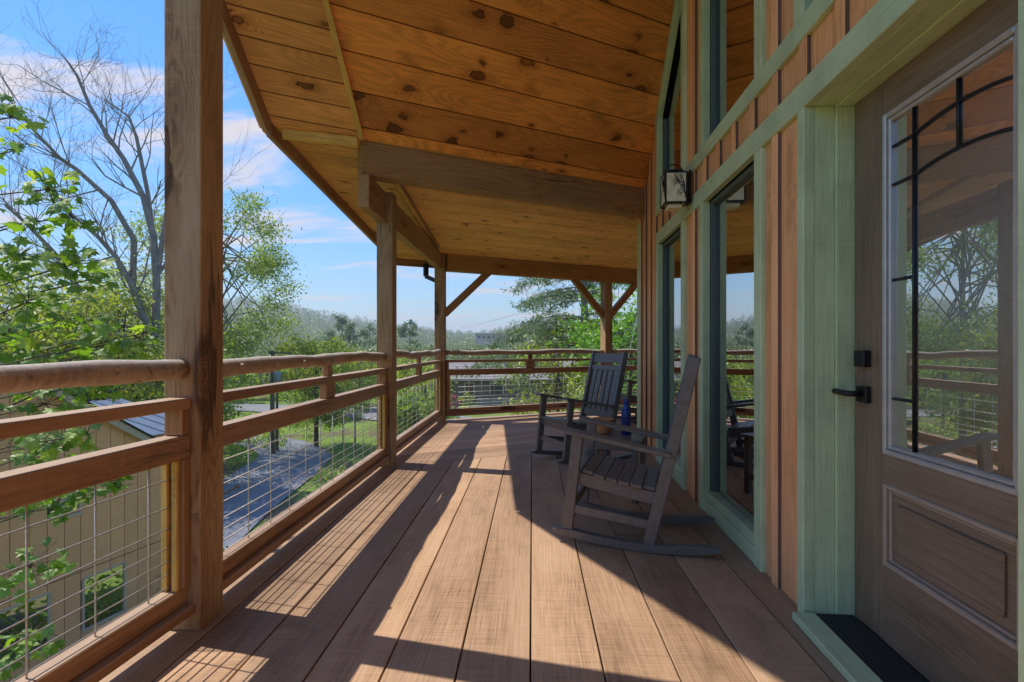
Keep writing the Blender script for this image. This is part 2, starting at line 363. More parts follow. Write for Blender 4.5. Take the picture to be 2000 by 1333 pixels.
def glassmat(name, ior=1.9, tint=(0.55, 0.6, 0.6), rough=0.0, grainy=0.0):
    n = NT(name)
    fr = n.n('ShaderNodeFresnel', {'IOR': ior})
    g = n.n('ShaderNodeBsdfGlossy', {'Color': (1, 1, 1, 1), 'Roughness': rough}).outputs[0]; t = n.n('ShaderNodeBsdfTransparent', {'Color': (*tint, 1)}).outputs[0]
    if grainy:      # seeded glass: fine grains scatter part of the light
        P = n.obj(); v = n.n('ShaderNodeTexVoronoi', {'Vector': P, 'Scale': 210.0}).outputs['Distance']; h = n.math('ADD', v, n.noise(P, 220, 3))
        g2 = n.n('ShaderNodeBsdfGlossy', {'Color': (1, 1, 1, 1), 'Roughness': 0.06, 'Normal': n.bump(h, 0.5, 0.0015)}).outputs[0]
        g = n.n('ShaderNodeMixShader', {0: grainy, 1: g, 2: g2}).outputs[0]
        dd = n.n('ShaderNodeBsdfDiffuse', {'Color': n.mix(n.smooth(n.noise(P, 300, 2, 0.6), 0.4, 0.65), (0.10, 0.085, 0.07), (0.22, 0.19, 0.165))}).outputs[0]
        t = n.n('ShaderNodeMixShader', {0: 0.6, 1: t, 2: dd}).outputs[0]
    m = n.n('ShaderNodeMixShader', {0: fr.outputs[0], 1: t, 2: g})
    n.t.links.new(m.outputs[0], n.out.inputs[0]); return n.m
M_glass = glassmat('window_glass', 12.0)
M_dglass = glassmat('textured_door_glass', 12.0, (0.5, 0.5, 0.5), 0.0, 0.32)
M_edge = wood('dark_batten_edge', (0.13, 0.085, 0.065), 0.7, knots=0.0, rings=0.05)  # darker colour for the side faces of the battens

# ---------------------------------------------------------------- frames of the place
TH = math.atan(0.040)                       # deck boards and railing run
EX = Vector((math.cos(TH), -math.sin(TH), 0)); EY = Vector((math.sin(TH), math.cos(TH), 0)); UP = Vector((0, 0, 1))
def D(x, y, z=0): return EX*x + EY*y + UP*z
def todeck(p): p = Vector((p[0], p[1], 0)); return p.dot(EX), p.dot(EY)
PHI = math.atan(2.03)                       # roof ridge, beams and far rail
RU = Vector((math.sin(PHI), math.cos(PHI), 0)); RV = Vector((-math.cos(PHI), math.sin(PHI), 0))   # RV: away, downslope
AL = math.atan(0.0715)
WT = Vector((math.sin(AL), math.cos(AL), 0)); WN = Vector((-math.cos(AL), math.sin(AL), 0))
def Wp(d, o, z): return Vector((1.05+0.0715*d, d, z)) + WN*o          # d depth, o outwards from the trim face
B0 = Vector((-1.268, 4.30, 0))              # left end of the ceiling beam
SP, SF, ZB = 1.0, 0.125, 2.86
def zP(p): return ZB + SP*(-(Vector((p[0], p[1], 0))-B0).dot(RV))
def zF(p): return ZB - SF*((Vector((p[0], p[1], 0))-B0).dot(RV))
FAR0 = D(-1.375, 7.60)                      # far rail line origin (post at the corner)
def FR(t, v, z): return FAR0 + RU*t + RV*v + UP*z
FARV = (FAR0-B0).dot(RV)

# ---------------------------------------------------------------- deck
deck = empty('deck', (0, 3, 0), kind='structure')
bnd0 = Vector((-1.067, 4.766, 0))           # seam between the two runs of boards
LX = -1.52
MD = frame((0, 0, -0.038), EY, EX)          # u along EY, v along EX  (z points down) 
MD = Matrix((EY, -EX, UP)).transposed().to_4x4(); MD.translation = (0, 0, -0.038)
def hp(pn, pt, M):                          # half plane in world -> frame coords : (p-pt).pn<=0
    x, y = M.col[0].to_3d(), M.col[1].to_3d(); o = M.translation
    return pn.dot(x), pn.dot(y), pn.dot(Vector(pt)-o)
k = -7
wpn = -WN; wpt = Wp(0, -0.03, 0)
BW = 0.253
for k in range(-6, 7):
    x0, x1 = -0.007+k*BW+0.0032, -0.007+(k+1)*BW-0.0032
    if k == -6: x0 = LX
    poly = [(-4.0, -x1), (9.0, -x1), (9.0, -x0), (-4.0, -x0)]
    poly = clip(poly, *hp(RV, bnd0-RV*0.003, MD)); poly = clip(poly, *hp(wpn, wpt, MD))
    if len(poly) < 3: continue
    cut = {-5: 1.86, -4: 2.02, -1: 1.55, 2: 3.1}.get(k)
    if cut:
        plank('deck_plank', clip(poly, 1, 0.02, cut-0.0015), MD, 0.038, M_deck, deck); plank('deck_plank', clip(poly, -1, -0.02, -cut-0.0015), MD, 0.038, M_deck, deck)
    else: plank('deck_plank', poly, MD, 0.038, M_deck, deck)
MD2 = Matrix((RU, RV, UP)).transposed().to_4x4(); MD2.translation = bnd0 + Vector((0, 0, -0.038))
farv = (FAR0-bnd0).dot(RV) + 0.17; nb = 11
for i in range(nb):
    v0, v1 = i*farv/nb+0.002, (i+1)*farv/nb-0.002
    poly = [(-3, v0), (9.5, v0), (9.5, v1), (-3, v1)]
    poly = clip(poly, *hp(-EX, D(LX, 0), MD2))
    plank('deck_plank', poly, MD2, 0.038, M_deck, deck)
bar('rim_joist', D(LX+0.02, -4, -0.17), D(LX+0.02, 7.72, -0.17), 0.04, 0.24, UP, M_beam, deck)
bar('rim_joist', FR(-0.15, 0.14, -0.17), FR(9, 0.14, -0.17), 0.04, 0.24, UP, M_beam, deck)
for k in range(10):
    bar('joist', D(-1.4, -3.5+k*0.9, -0.16), D(1.2, -3.5+k*0.9, -0.16), 0.04, 0.2, UP, M_beam, deck, 0)
for v in (0.7, 1.5, 2.3):
    u0 = (LX+0.06-todeck(bnd0+RV*v)[0])/todeck(RU)[0]
    bar('joist', bnd0+RU*u0+RV*v+UP*-0.16, bnd0+RU*9+RV*v+UP*-0.16, 0.04, 0.2, UP, M_beam, deck, 0)

uc = [todeck(p) for p in (D(LX+.05, -4), D(1.9, -4), FR(9, 0.1, 0), FR(-0.1, 0.1, 0))]
bm = bmesh.new(); bm.faces.new([bm.verts.new(D(x, y, -0.31)) for x, y in uc]); mobj('gap_shade_sheet', bm_mesh(bm, 'gap_shade_sheet'), None, deck, M_roof)  # added unseen sheet, makes the gaps between deck boards read dark
# ---------------------------------------------------------------- roof and ceiling
ceil = empty('porch_ceiling', tuple(B0+UP*2.8), kind='structure')
QU = -RV
nP = (QU + UP*SP).normalized()
MP = Matrix((RU, nP, RU.cross(nP))).transposed().to_4x4(); MP.translation = B0+UP*ZB      # y axis upslope, z = RU x nP
LP = math.sqrt(1+SP*SP)
if MP.col[2].z < 0: MP = Matrix((RU, nP, -RU.cross(nP))).transposed().to_4x4(); MP.translation = B0+UP*ZB
RIDGE_H = 4.25                                # horizontal run from beam to ridge
LO, LI = -2.035, -1.425                       # soffit edge and post line in deck x
def planks(M, v0, v1, wd, ulo, uhi, mat, left, right, parent, th=0.02, v_off=0.0, gap=0.0035):
    v = v0+v_off
    if v_off > 0: v = v0 - (wd-v_off)
    while v < v1-1e-4:
        a, b = max(v, v0)+gap, min(v+wd, v1)-gap
        if b-a > 0.01:
            poly = [(ulo, a), (uhi, a), (uhi, b), (ulo, b)]
            for h in left+right: poly = clip(poly, *h)
            if len(poly) >= 3: plank('ceiling_plank', poly, M, th, mat, parent, 0.006)
        v += wd
def inplane(M, line_n, line_p):               # vertical plane half space -> slope frame
    return hp(line_n, line_p, M)
VP = RIDGE_H*LP
planks(MP, 0.0, VP, 0.274, -6, 8, M_ceil, [inplane(MP, -EX, D(LI, 0))], [inplane(MP, -WN, Wp(0, -0.06, 0))], ceil, 0.02, 0.10)
planks(MP, 0.0, VP, 0.174, -8, 4, M_soff, [inplane(MP, -EX, D(LO, 0))], [inplane(MP, EX, D(LI-0.003, 0))], ceil, 0.02, 0.06)
nF = (RV - UP*SF).normalized()
MF = Matrix((RU, nF, RU.cross(nF))).transposed().to_4x4(); MF.translation = B0+UP*(ZB)
LF = math.sqrt(1+SF*SF)
VF = (FARV+0.37)*LF
planks(MF, 0.0, VF, 0.262, -3, 8.5, M_fceil, [inplane(MF, -EX, D(-1.40, 0))], [], ceil, 0.02, 0.0, 0.006)
planks(MF, 0.0, VF, 0.178, -4, 3, M_soff, [inplane(MF, -EX, D(LO, 0))], [inplane(MF, EX, D(-1.403, 0))], ceil, 0.02)
# trim strips under the soffit joints
def onP(x, y): p = D(x, y); return Vector((p.x, p.y, zP(p)))
def onF(x, y): p = D(x, y); return Vector((p.x, p.y, zF(p)))
def ydeck_on_line(x, base, dirv):             # deck y where line base+t*dir has deck x
    bx, by = todeck(base); dx, dy = todeck(dirv); return by+(x-bx)/dx*dy
yb_in = ydeck_on_line(LI, B0, RU); yb_out = ydeck_on_line(LO, B0, RU)
nPd = -Vector(MP.col[2].to_3d()) if MP.col[2].z > 0 else MP.col[2].to_3d()
p0 = onP(LI-0.01, yb_in-0.02)+nPd*0.025; p1 = onP(LI-0.01, 0.6)+nPd*0.025
bar('trim_strip', p0, p1, 0.042, 0.05, nPd, M_strip, ceil)
bar('trim_strip', onF(LI-0.04, yb_in-0.03)+UP*-0.035, onF(LO+0.04, yb_out+0.09)+UP*-0.035, 0.06, 0.07, UP, M_strip, ceil)
bar('trim_strip', onF(-1.325, yb_in+0.25)+UP*-0.012, onF(-1.325, 7.2)+UP*-0.012, 0.02, 0.06, UP, M_beam, ceil, 0.002)
# fascia along the overhang and the far eave
eave_v = FARV+0.37
yc = ydeck_on_line(LO, B0+RV*eave_v, RU)
ytop = ydeck_on_line(LO, B0-RV*RIDGE_H, RU)
FH = 0.135
for (a, b) in (((onP(LO-0.02, ytop)), onP(LO-0.02, yb_out)), (onF(LO-0.02, yb_out), onF(LO-0.02, yc))):
    up = UP - (b-a).normalized()*((b-a).normalized().dot(UP)); up.normalize()
    bar('fascia_board', a+up*0.0, b+up*0.0, 0.04, FH*1.5, up, M_rail, ceil)
    bar('fascia_trim', a-EX*0.042+up*0.03, b-EX*0.042+up*0.03, 0.03, FH*1.3, up, M_soff, ceil)
    bar('drip_edge', a-EX*0.064+up*0.07, b-EX*0.064+up*0.07, 0.006, 0.09, up, M_drip, ceil, 0)
e0 = B0+RV*(eave_v+0.02); tl = (todeck(e0)[0]-LO)/abs(todeck(RU)[0])
zE = zF(e0)
bar('fascia_board', e0-RU*(tl+0.02)+UP*zE, e0+RU*8.4+UP*zE, 0.04, FH*1.5, UP, M_rail, ceil)
bar('drip_edge', e0-RU*(tl+0.05)+RV*0.025+UP*(zE+0.05), e0+RU*8.4+RV*0.025+UP*(zE+0.05), 0.008, 0.10, UP, M_gutter, ceil, 0)
# roof covering above
roof = empty('roof', tuple(B0+UP*3.2), kind='structure')
def roofslab(pts, nrm, parent):
    bm = bmesh.new(); n = Vector(nrm).normalized()
    lo = [bm.verts.new(Vector(p)+n*0.03) for p in pts]; hi = [bm.verts.new(Vector(p)+n*0.16) for p in pts]; m = len(pts)
    bm.faces.new(lo[::-1]); bm.faces.new(hi)
    for i in range(m): bm.faces.new((lo[i], lo[(i+1) % m], hi[(i+1) % m], hi[i]))
    bmesh.ops.recalc_face_normals(bm, faces=bm.faces[:])
    return mobj('roof_covering', bm_mesh(bm, 'roof_covering'), None, parent, M_roof)
a, b = onP(LO-0.05, yb_out), onP(LO-0.05, ytop)
rid = RU*9.0
roofslab([a, b, b+rid, a+rid], UP-RV*-SP if False else (UP+RV*SP), roof)
f0, f1 = onF(LO-0.05, yb_out), onF(LO-0.05, yc+0.04)
roofslab([f0, f0+rid, f1+rid, f1], UP+RV*SF, roof)
run = RIDGE_H
back = b + RU*(run*abs(EY.dot(RU))/abs(EY.dot(RV))) - RV*run - UP*(SP*run)
roofslab([b, back, back+rid, b+rid], UP-RV*SP, roof)

# ---------------------------------------------------------------- timber frame
def post(x0, y0, ztop, label, size=0.15, ybase=None):
    t = empty('porch_post', tuple(D(x0-size/2, y0+size/2, 0)), label, 'post', 'porch posts')
    return t, D(x0-size/2, y0+size/2, 0)
PIN = -1.30
t1, c1 = post(PIN-0.005, 1.965, 4.6, 'tall weathered timber post nearest the camera, beside the near railing')
zt = zP(c1)-0.0
bar('shaft', c1, c1+UP*zt, 0.15, 0.15, EY, M_post, t1, 0.006, 2)
t2, c2 = post(PIN, 4.71, 2.55, 'timber post notched under the short end of the left porch beam')
bar('shaft', c2, c2+UP*2.28, 0.15, 0.15, EY, M_post, t2, 0.006, 2)
bar('notch_cheek', c2+EX*0.045+UP*2.281, c2+EX*0.045+UP*2.555, 0.15, 0.058, EX, M_post, t2, 0.004, 1)
t3, c3 = post(PIN, 7.525, 2.55, 'timber corner post where the left and far railings meet')
bar('shaft', c3, c3+UP*2.53, 0.15, 0.15, EY, M_post, t3, 0.006, 2)
T4 = 3.04
t4 = empty('porch_post', tuple(FR(T4, 0, 0)), 'timber post with two knee braces on the far railing', 'post', 'porch posts')
bar('shaft', FR(T4, 0, 0), FR(T4, 0, 2.25), 0.15, 0.15, RV, M_post, t4, 0.006, 2)
FL = 0.068                                   # flare of the near railing bay
o = bar('porch_beam', D(-1.402, 4.20, 2.415), D(-1.402, 7.52, 2.415), 0.092, 0.272, UP, M_beam, None, 0.006, 2)
tagp(o, 'brown side beam with sawn end resting in the notched post', 'beam')
o = bar('ceiling_beam', B0+RV*0.072+UP*(ZB-0.15), B0+RV*0.072+RU*3.16+UP*(ZB-0.15), 0.14, 0.285, UP, M_beam, None, 0.006, 2)
tagp(o, 'heavy dark ceiling beam crossing from side beam to cabin wall', 'beam')
o = bar('porch_beam', FR(0.085, 0, 2.385), FR(8.0, 0, 2.385), 0.13, 0.275, UP, M_beam, None, 0.006, 2)
tagp(o, 'long dark beam above the far railing with knee braces', 'beam')
def brace(t0_, t1_, z0, z1, label):
    o = bar('knee_brace', FR(t0_, 0, z0), FR(t1_, 0, z1), 0.09, 0.10, RV.cross(RU), M_beam, None, 0.004, 1)
    tagp(o, label, 'brace', 'knee braces of the far beam')
brace(0.06, 0.80, 1.60, 2.29, 'knee brace rising from corner post to the far beam')
brace(T4-0.05, T4-0.70, 1.64, 2.29, 'knee brace left of the far railing post')
brace(T4+0.05, T4+0.70, 1.64, 2.29, 'knee brace right of the far railing post, against cabin corner')
gt = empty('downspout', tuple(FR(-0.12, 0.25, 2.3)), 'black gutter downspout elbow behind the corner post', 'downspout')
g0 = FR(-0.12, 0.34, 0)
ge = FR(0.06, 0.135, 0); gp = [g0+UP*2.40, g0+UP*2.20, ge+UP*2.08, ge+UP*-4.0]
for a, b in zip(gp, gp[1:]): bar('pipe', a, b, 0.075, 0.06, RV if abs((b-a).normalized().z) > 0.7 else UP, M_gutter, gt, 0.008, 1)

# ---------------------------------------------------------------- railings
WZ = [0.20, 0.25, 0.30, 0.352, 0.425, 0.505, 0.61]
def log_rail(a, b, r, wav, parent, seed, sag=0.0):
    rr = random.Random(seed); L = (b-a).length; n = max(12, int(L/0.07)); x = (b-a).normalized(); y = UP.cross(x)
    ph = [rr.uniform(0, 6.28) for _ in range(6)]
    pts, rad = [], []
    for i in range(n+1):
        t = i/n*L
        dz = wav*(math.sin(t*2.3+ph[0])*0.6+math.sin(t*5.1+ph[1])*0.4+math.sin(t*11+ph[2])*0.18); dy = wav*0.7*math.sin(t*2.9+ph[3])
        pts.append((t-L/2, dy, dz)); rad.append(r*(1+0.06*math.sin(t*7+ph[4])+0.05*math.sin(t*17+ph[5])+rr.uniform(-.02, .02)))
    rad[0] *= 0.93; rad[-1] *= 0.93
    M = Matrix((x, y, UP)).transposed().to_4x4(); M.translation = (a+b)/2
    lg = mobj('log_rail', bm_mesh(path_tube(pts, rad, 14), 'log_rail', True), M, parent, M_log)
    for q in range(3):
        t = rr.uniform(-L*0.42, L*0.42); an = rr.uniform(-0.3, 2.2)
        c = Vector((t, math.sin(an)*r*0.97*(-1), math.cos(an)*r*0.97*-0.3))
        bm = bmesh.new(); bmesh.ops.create_icosphere(bm, subdivisions=2, radius=0.014)
        for v in bm.verts: v.co = Vector((v.co.x*1.2, v.co.y*0.9, v.co.z))
        mobj('knot_stub', bm_mesh(bm, 'knot_stub', True), M @ Matrix.Translation(c), lg, M_log)
    return lg
def railing(a, b, inn, label, seed, wav=0.012, block=True, endstrip=True, lr=0.040):
    """a,b on the rail axis between post faces at deck level, inn = unit vector towards the deck"""
    a, b = Vector(a), Vector(b); x = (b-a).normalized(); L = (b-a).length
    t = empty('railing', tuple((a+b)/2), label, 'railing', 'porch railings')
    log_rail(a+UP*1.03, b+UP*1.03, lr, wav, t, seed)
    bar('upper_rail', a+UP*0.897, b+UP*0.897, 0.092, 0.042, UP, M_rail, t, 0.004, 1)
    bar('middle_rail', a+UP*0.728, b+UP*0.728, 0.085, 0.09, UP, M_rail, t, 0.005, 1)
    bar('bottom_rail', a+UP*0.1455, b+UP*0.1455, 0.06, 0.07, UP, M_rail, t, 0.004, 1)
    bar('foot_rail', a+UP*0.090, b+UP*0.090, 0.125, 0.036, UP, M_rail, t, 0.004, 1)
    # wire mesh
    for z in WZ:
        M = frame((a+b)/2+UP*z, x, UP)
        bm = path_tube([(-L/2+0.02, 0, 0), (L/2-0.02, 0, 0)], 0.0028, 6); mobj('wire', bm_mesh(bm, 'wire', True), M, t, M_wire)
    n = int(L/0.212); s0 = (L-(n-1)*0.212)/2
    for i in range(n):
        c = a+x*(s0+i*0.212)-inn*0.0057
        M = frame(c+UP*0.43, UP, x)
        bm = path_tube([(-0.25, 0, 0), (0.25, 0, 0)], 0.0028, 6); mobj('wire', bm_mesh(bm, 'wire', True), M, t, M_wire)
    for e, s in ((a, 1), (b, -1)):
        bar('jamb', e+x*s*0.021+UP*0.432, e+x*s*0.021+UP*0.682-UP*0.0+UP*0.0, 0.04, 0.08, inn, M_rail, t, 0.003) if False else None
        bar('jamb', e+x*s*0.021+UP*0.182, e+x*s*0.021+UP*0.682, 0.04, 0.085, inn, M_rail, t, 0.003)
        bar('stop_strip', e+x*s*0.052+inn*0.02+UP*0.182, e+x*s*0.052+inn*0.02+UP*0.682, 0.018, 0.022, inn, M_strip, t, 0.002)
        bar('stop_strip', e+x*s*0.052-inn*0.02+UP*0.182, e+x*s*0.052-inn*0.02+UP*0.682, 0.018, 0.022, inn, M_strip, t, 0.002)
    if block:
        m = (a+b)/2
        bar('spacer_block', m+UP*0.774, m+UP*0.875, 0.15, 0.05, inn, M_rail, t, 0.004)
        bar('spacer_block', m+UP*0.919, m+UP*1.0, 0.075, 0.045, inn, M_rail, t, 0.006)
    for e, s in ((a, 1), (b, -1)):
        bar('spacer_block', e+x*s*0.02+UP*0.774, e+x*s*0.02+UP*0.875, 0.038, 0.07, inn, M_rail, t, 0.003)
    return t
xa = PIN-0.085
railing(D(xa-FL*2.63, 2.04-2.70), D(xa, 1.963), EX, 'railing bay nearest the camera with straight log top rail', 3, 0.006)
railing(D(xa, 2.112), D(xa, 4.708), EX, 'railing bay between the tall near post and the notched post', 5, 0.010)
railing(D(xa, 4.862), D(xa, 7.523), EX, 'railing bay ending at the corner post, with wavy log top rail', 8, 0.018)
railing(FR(0.085, 0, 0), FR(T4-0.085, 0, 0), -RV, 'far railing bay right of the corner post, in front of grey roofed house', 11, 0.014)
railing(FR(T4+0.085, 0, 0), FR(T4+3.0, 0, 0), -RV, 'far railing bay running behind the cabin corner', 13, 0.014)
# ---------------------------------------------------------------- cabin wall
cabin = empty('cabin', tuple(Wp(3.5, 0, 0)), 'cabin wall of orange board-and-batten siding with sage green trim and tall windows', 'cabin')
MW = Matrix((UP, WT, WN)).transposed().to_4x4()
KS = 1/math.cos(AL)
def mw(o): M = MW.copy(); M.translation = Wp(0, o, 0); return M
zw0 = zP(Wp(0, 0, 0)); zw1 = zP(Wp(5, 0, 0)); rk = (zw1-zw0)/(5*KS)         # roof height along the wall = zw0 + rk*s
BG = 0.268; BO = 3.172                         # batten grid
def siding(d0, d1, z0, z1):
    k0 = math.floor((d0-BO)/BG)-1; k1 = math.ceil((d1-BO)/BG)+1
    for k in range(k0, k1):
        a, b = max(d0, BO+k*BG+0.001), min(d1, BO+(k+1)*BG-0.001)
        if b-a < 0.006: continue
        poly = clip([(z0, a*KS), (z1, a*KS), (z1, b*KS), (z0, b*KS)][::-1], 1, -rk, zw0-0.015)
        if len(poly) >= 3: plank('siding_board', poly, mw(-0.045), 0.02, M_sid, cabin, 0.0015)
    for k in range(k0, k1+1):
        c = BO+k*BG
        a, b = max(d0, c-0.004), min(d1, c+0.062)
        if b-a < 0.02 or c < d0-0.03: continue
        poly = clip([(z0, a*KS), (z1, a*KS), (z1, b*KS), (z0, b*KS)][::-1], 1, -rk, zw0-0.017)
        if len(poly) >= 3:
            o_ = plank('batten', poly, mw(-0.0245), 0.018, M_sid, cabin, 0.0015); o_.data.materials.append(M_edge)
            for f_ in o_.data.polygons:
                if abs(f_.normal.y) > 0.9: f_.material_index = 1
ZT = 8.0
siding(5.02, 5.90, 0.0, ZT)
siding(3.577, 3.985, 0.0, 2.108); siding(3.577, 3.985, 2.493, ZT)
siding(2.165, 2.533, 0.0, 2.108); siding(2.20, 2.533, 2.493, ZT)
siding(1.06, 5.02, 2.223, 2.396)
siding(-1.5, 1.06, 0.0, ZT); siding(1.06, 1.20, 2.493, ZT)
def wh(name, d0, d1, z0, z1, o0, o1, mat, parent, bev=0.003):       # horizontal board on the wall
    return bar(name, Wp(d0, (o0+o1)/2, (z0+z1)/2), Wp(d1, (o0+o1)/2, (z0+z1)/2), abs(o1-o0), z1-z0, UP, mat, parent, bev)
def wv(name, d0, d1, z0, z1, o0, o1, mat, parent, bev=0.003):       # upright board on the wall
    return bar(name, Wp((d0+d1)/2, (o0+o1)/2, z0), Wp((d0+d1)/2, (o0+o1)/2, z1), abs(d1-d0)*KS, abs(o1-o0), WN, mat, parent, bev)
wh('trim_board', 1.00, 5.02, 2.108, 2.223, 0.0, -0.04, M_green, cabin)
wh('trim_board', 1.00, 5.02, 2.396, 2.493, 0.0, -0.04, M_green, cabin)
wv('corner_board', 5.88, 6.08, 0, 2.56, 0.0, -0.04, M_green, cabin)
wv('trim_board', 5.70, 5.76, 2.60, 3.0, -0.004, -0.03, M_sid, cabin)
def window(d0, d1, z0, z1, sill, rake=False, tw=0.088):
    rec = -0.085
    w0 = wv('window', d0, d0+tw, z0, z1, 0.0, -0.05, M_green, cabin)
    if rake:
        zl = zw0+rk*d1*KS-0.01; zr = min(zw0+rk*(d0)*KS-0.01, z1)
        wv('frame_stile', d1-tw, d1, z0, zl-0.02, 0.0, -0.05, M_green, w0)
        x0, x1 = Wp(d1+0.03, -0.025, zl-0.09), Wp(d0, -0.025, zw0+rk*d0*KS-0.10)
        if x1.z > z1+1: pass
        bar('frame_rake', x0, x1, 0.05, 0.105, UP, M_green, w0)
        poly = clip([(z0, (d0)*KS), (9, (d0)*KS), (9, (d1)*KS), (z0, (d1)*KS)][::-1], 1, -rk, zw0-0.05)
        plank('pane', poly, mw(rec), 0.006, M_glass, w0, 0)
    else:
        wv('frame_stile', d1-tw, d1, z0, z1, 0.0, -0.05, M_green, w0)
        zg = z0
        if sill:
            wh('sill', d0+tw, d1-tw, z0+0.004, z0+0.085, -0.002, -0.10, M_green, w0)
            wh('sill', d0+tw, d1-tw, z0+0.0855, z0+0.14, -0.022, -0.10, M_green, w0)
            zg = z0+0.13
        poly = clip([(zg, (d0+0.05)*KS), (z1, (d0+0.05)*KS), (z1, (d1-0.05)*KS), (zg, (d1-0.05)*KS)][::-1], 1, -rk, zw0-0.05)
        plank('pane', poly, mw(rec), 0.006, M_glass, w0, 0)
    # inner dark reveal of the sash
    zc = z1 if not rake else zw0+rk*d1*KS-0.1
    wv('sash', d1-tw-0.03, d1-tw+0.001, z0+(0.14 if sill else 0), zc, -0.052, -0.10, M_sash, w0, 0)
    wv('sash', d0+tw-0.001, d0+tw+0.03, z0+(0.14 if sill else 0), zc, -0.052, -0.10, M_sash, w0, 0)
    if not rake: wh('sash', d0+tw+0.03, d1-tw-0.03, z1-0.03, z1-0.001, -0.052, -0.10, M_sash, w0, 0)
    return w0
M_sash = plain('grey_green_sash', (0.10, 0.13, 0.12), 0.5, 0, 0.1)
window(2.533, 3.577, 0.0, 2.107, True)
window(3.985, 5.02, 0.0, 2.107, True)
window(2.533, 3.577, 2.4935, 4.75, False)
window(3.985, 5.02, 2.4935, 4.0, False, True)
window(1.20, 2.20, 2.4935, 5.8, False)
# interior shell so the panes look into a room
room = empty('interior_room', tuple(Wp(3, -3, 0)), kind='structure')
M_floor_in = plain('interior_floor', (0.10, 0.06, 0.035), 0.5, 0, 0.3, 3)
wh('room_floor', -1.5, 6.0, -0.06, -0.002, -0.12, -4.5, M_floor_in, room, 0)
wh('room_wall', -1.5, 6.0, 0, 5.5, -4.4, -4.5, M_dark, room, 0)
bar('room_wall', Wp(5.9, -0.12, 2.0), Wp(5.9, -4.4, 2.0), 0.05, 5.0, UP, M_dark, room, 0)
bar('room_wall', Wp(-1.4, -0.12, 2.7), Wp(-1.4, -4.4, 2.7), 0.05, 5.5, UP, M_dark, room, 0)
# side wall round the corner
side0 = Wp(6.05, -0.02, 0)
sidew = empty('cabin_side_wall', tuple(side0), 'cabin side wall round the far corner, facing the far railing', 'wall')
MSd = Matrix((UP, -RU, RV)).transposed().to_4x4(); MSd.translation = side0 - RV*0.02 - RU*-0.03
for k in range(24):
    plank('siding_board', [(0, -(k+1)*0.265+0.002), (2.75, -(k+1)*0.265+0.002), (2.75, -k*0.265), (0, -k*0.265)], MSd, 0.02, M_sid, sidew, 0)

# ---------------------------------------------------------------- entry door
DO = -0.19
M_doorm = wood('door_moulding_highlight', (0.36, 0.28, 0.215), 0.34, knots=0.0, vary=0.1, rings=0.05, spec=0.6)  # paler than the door: bevel highlights put into the colour
def jamb(name, *a): return wv(name, *a)
wv('door_casing', 2.110, 2.165, 0.0, 2.108, 0.0, -0.045, M_green, cabin)
wv('door_jamb', 2.112, 2.150, 0.0, 2.1085, -0.0455, -0.125, M_green, cabin)
wv('door_jamb', 2.100, 2.150, 0.0, 2.10, -0.1255, -0.235, M_green, cabin)
wh('door_head', 1.14, 2.158, 2.109, 2.150, -0.0415, -0.125, M_green, cabin)
wh('door_head', 1.14, 2.158, 2.101, 2.150, -0.1255, -0.235, M_green, cabin)
wv('door_casing', 1.06, 1.148, 0.0, 2.108, 0.0, -0.045, M_green, cabin)
wv('door_jamb', 1.10, 1.146, 0.0, 2.10, -0.0455, -0.235, M_green, cabin)
wh('door_sill', 1.02, 2.09, 0.004, 0.035, 0.055, -0.035, M_green, cabin)
wh('threshold', 1.147, 2.099, 0.004, 0.028, -0.036, -0.19, M_mat, cabin)
d0, d1 = 1.165, 2.089
def dp(p, n): return Wp(p[0], p[1], p[2])
dz0, dz1 = 0.030, 2.098
gl, gr, gb, gtp = 1.906, 1.348, 0.724, 1.972        # glass moulding outer edges
door = wv('door', gl, d1, dz0, dz1, DO, DO-0.045, M_door, cabin, 0.002)
door['label'] = 'grey-brown entry door with textured glass and dark lever'
wv('stile', d0, gr, dz0, dz1, DO, DO-0.045, M_door, door, 0.002)
wh('top_rail', gr, gl, gtp, dz1, DO-0.0005, DO-0.045, M_door, door, 0)
wh('lock_rail', gr, gl, 0.615, gb, DO-0.0005, DO-0.045, M_door, door, 0)
wh('bottom_rail', gr, gl, dz0, 0.314, DO-0.0005, DO-0.045, M_door, door, 0)
def mould(a, b, z0, z1, wd, o0, o1, mat, par, nm='moulding'):
    wv(nm, b-wd, b, z0, z1, o0, o1, mat, par, 0.004); wv(nm, a, a+wd, z0, z1, o0, o1, mat, par, 0.004)
    wh(nm, a+wd, b-wd, z1-wd, z1, o0, o1, mat, par, 0.004); wh(nm, a+wd, b-wd, z0, z0+wd, o0, o1, mat, par, 0.004)
mould(gr, gl, gb, gtp, 0.020, DO+0.010, DO-0.02, M_doormould, door)
mould(gr+0.0205, gl-0.0205, gb+0.0205, gtp-0.0205, 0.014, DO+0.002, DO-0.02, M_doormould, door)
plank('pane', [(gb+0.02, (gr+0.02)*KS), (gb+0.02, (gl-0.02)*KS), (gtp-0.02, (gl-0.02)*KS), (gtp-0.02, (gr+0.02)*KS)], mw(DO-0.018), 0.005, M_dglass, door, 0)
mould(gr, gl, 0.314, 0.615, 0.018, DO+0.008, DO-0.02, M_doorm, door)
mould(gr+0.0185, gl-0.0185, 0.3325, 0.5965, 0.012, DO-0.003, DO-0.02, M_doorm, door)
wh('panel', gr+0.031, gl-0.031, 0.345, 0.584, DO-0.012, DO-0.03, M_door, door, 0.0)
wh('panel', gr+0.065, gl-0.065, 0.375, 0.554, DO-0.004, DO-0.0115, M_door, door, 0.006)
co = DO-0.009
def caming(pts):
    bm = path_tube([Wp(p[0], co, p[1]) for p in pts], 0.0055, 8); mobj('caming', bm_mesh(bm, 'caming', True), None, door, M_lead)
zb, zt_ = gb+0.034, gtp-0.034
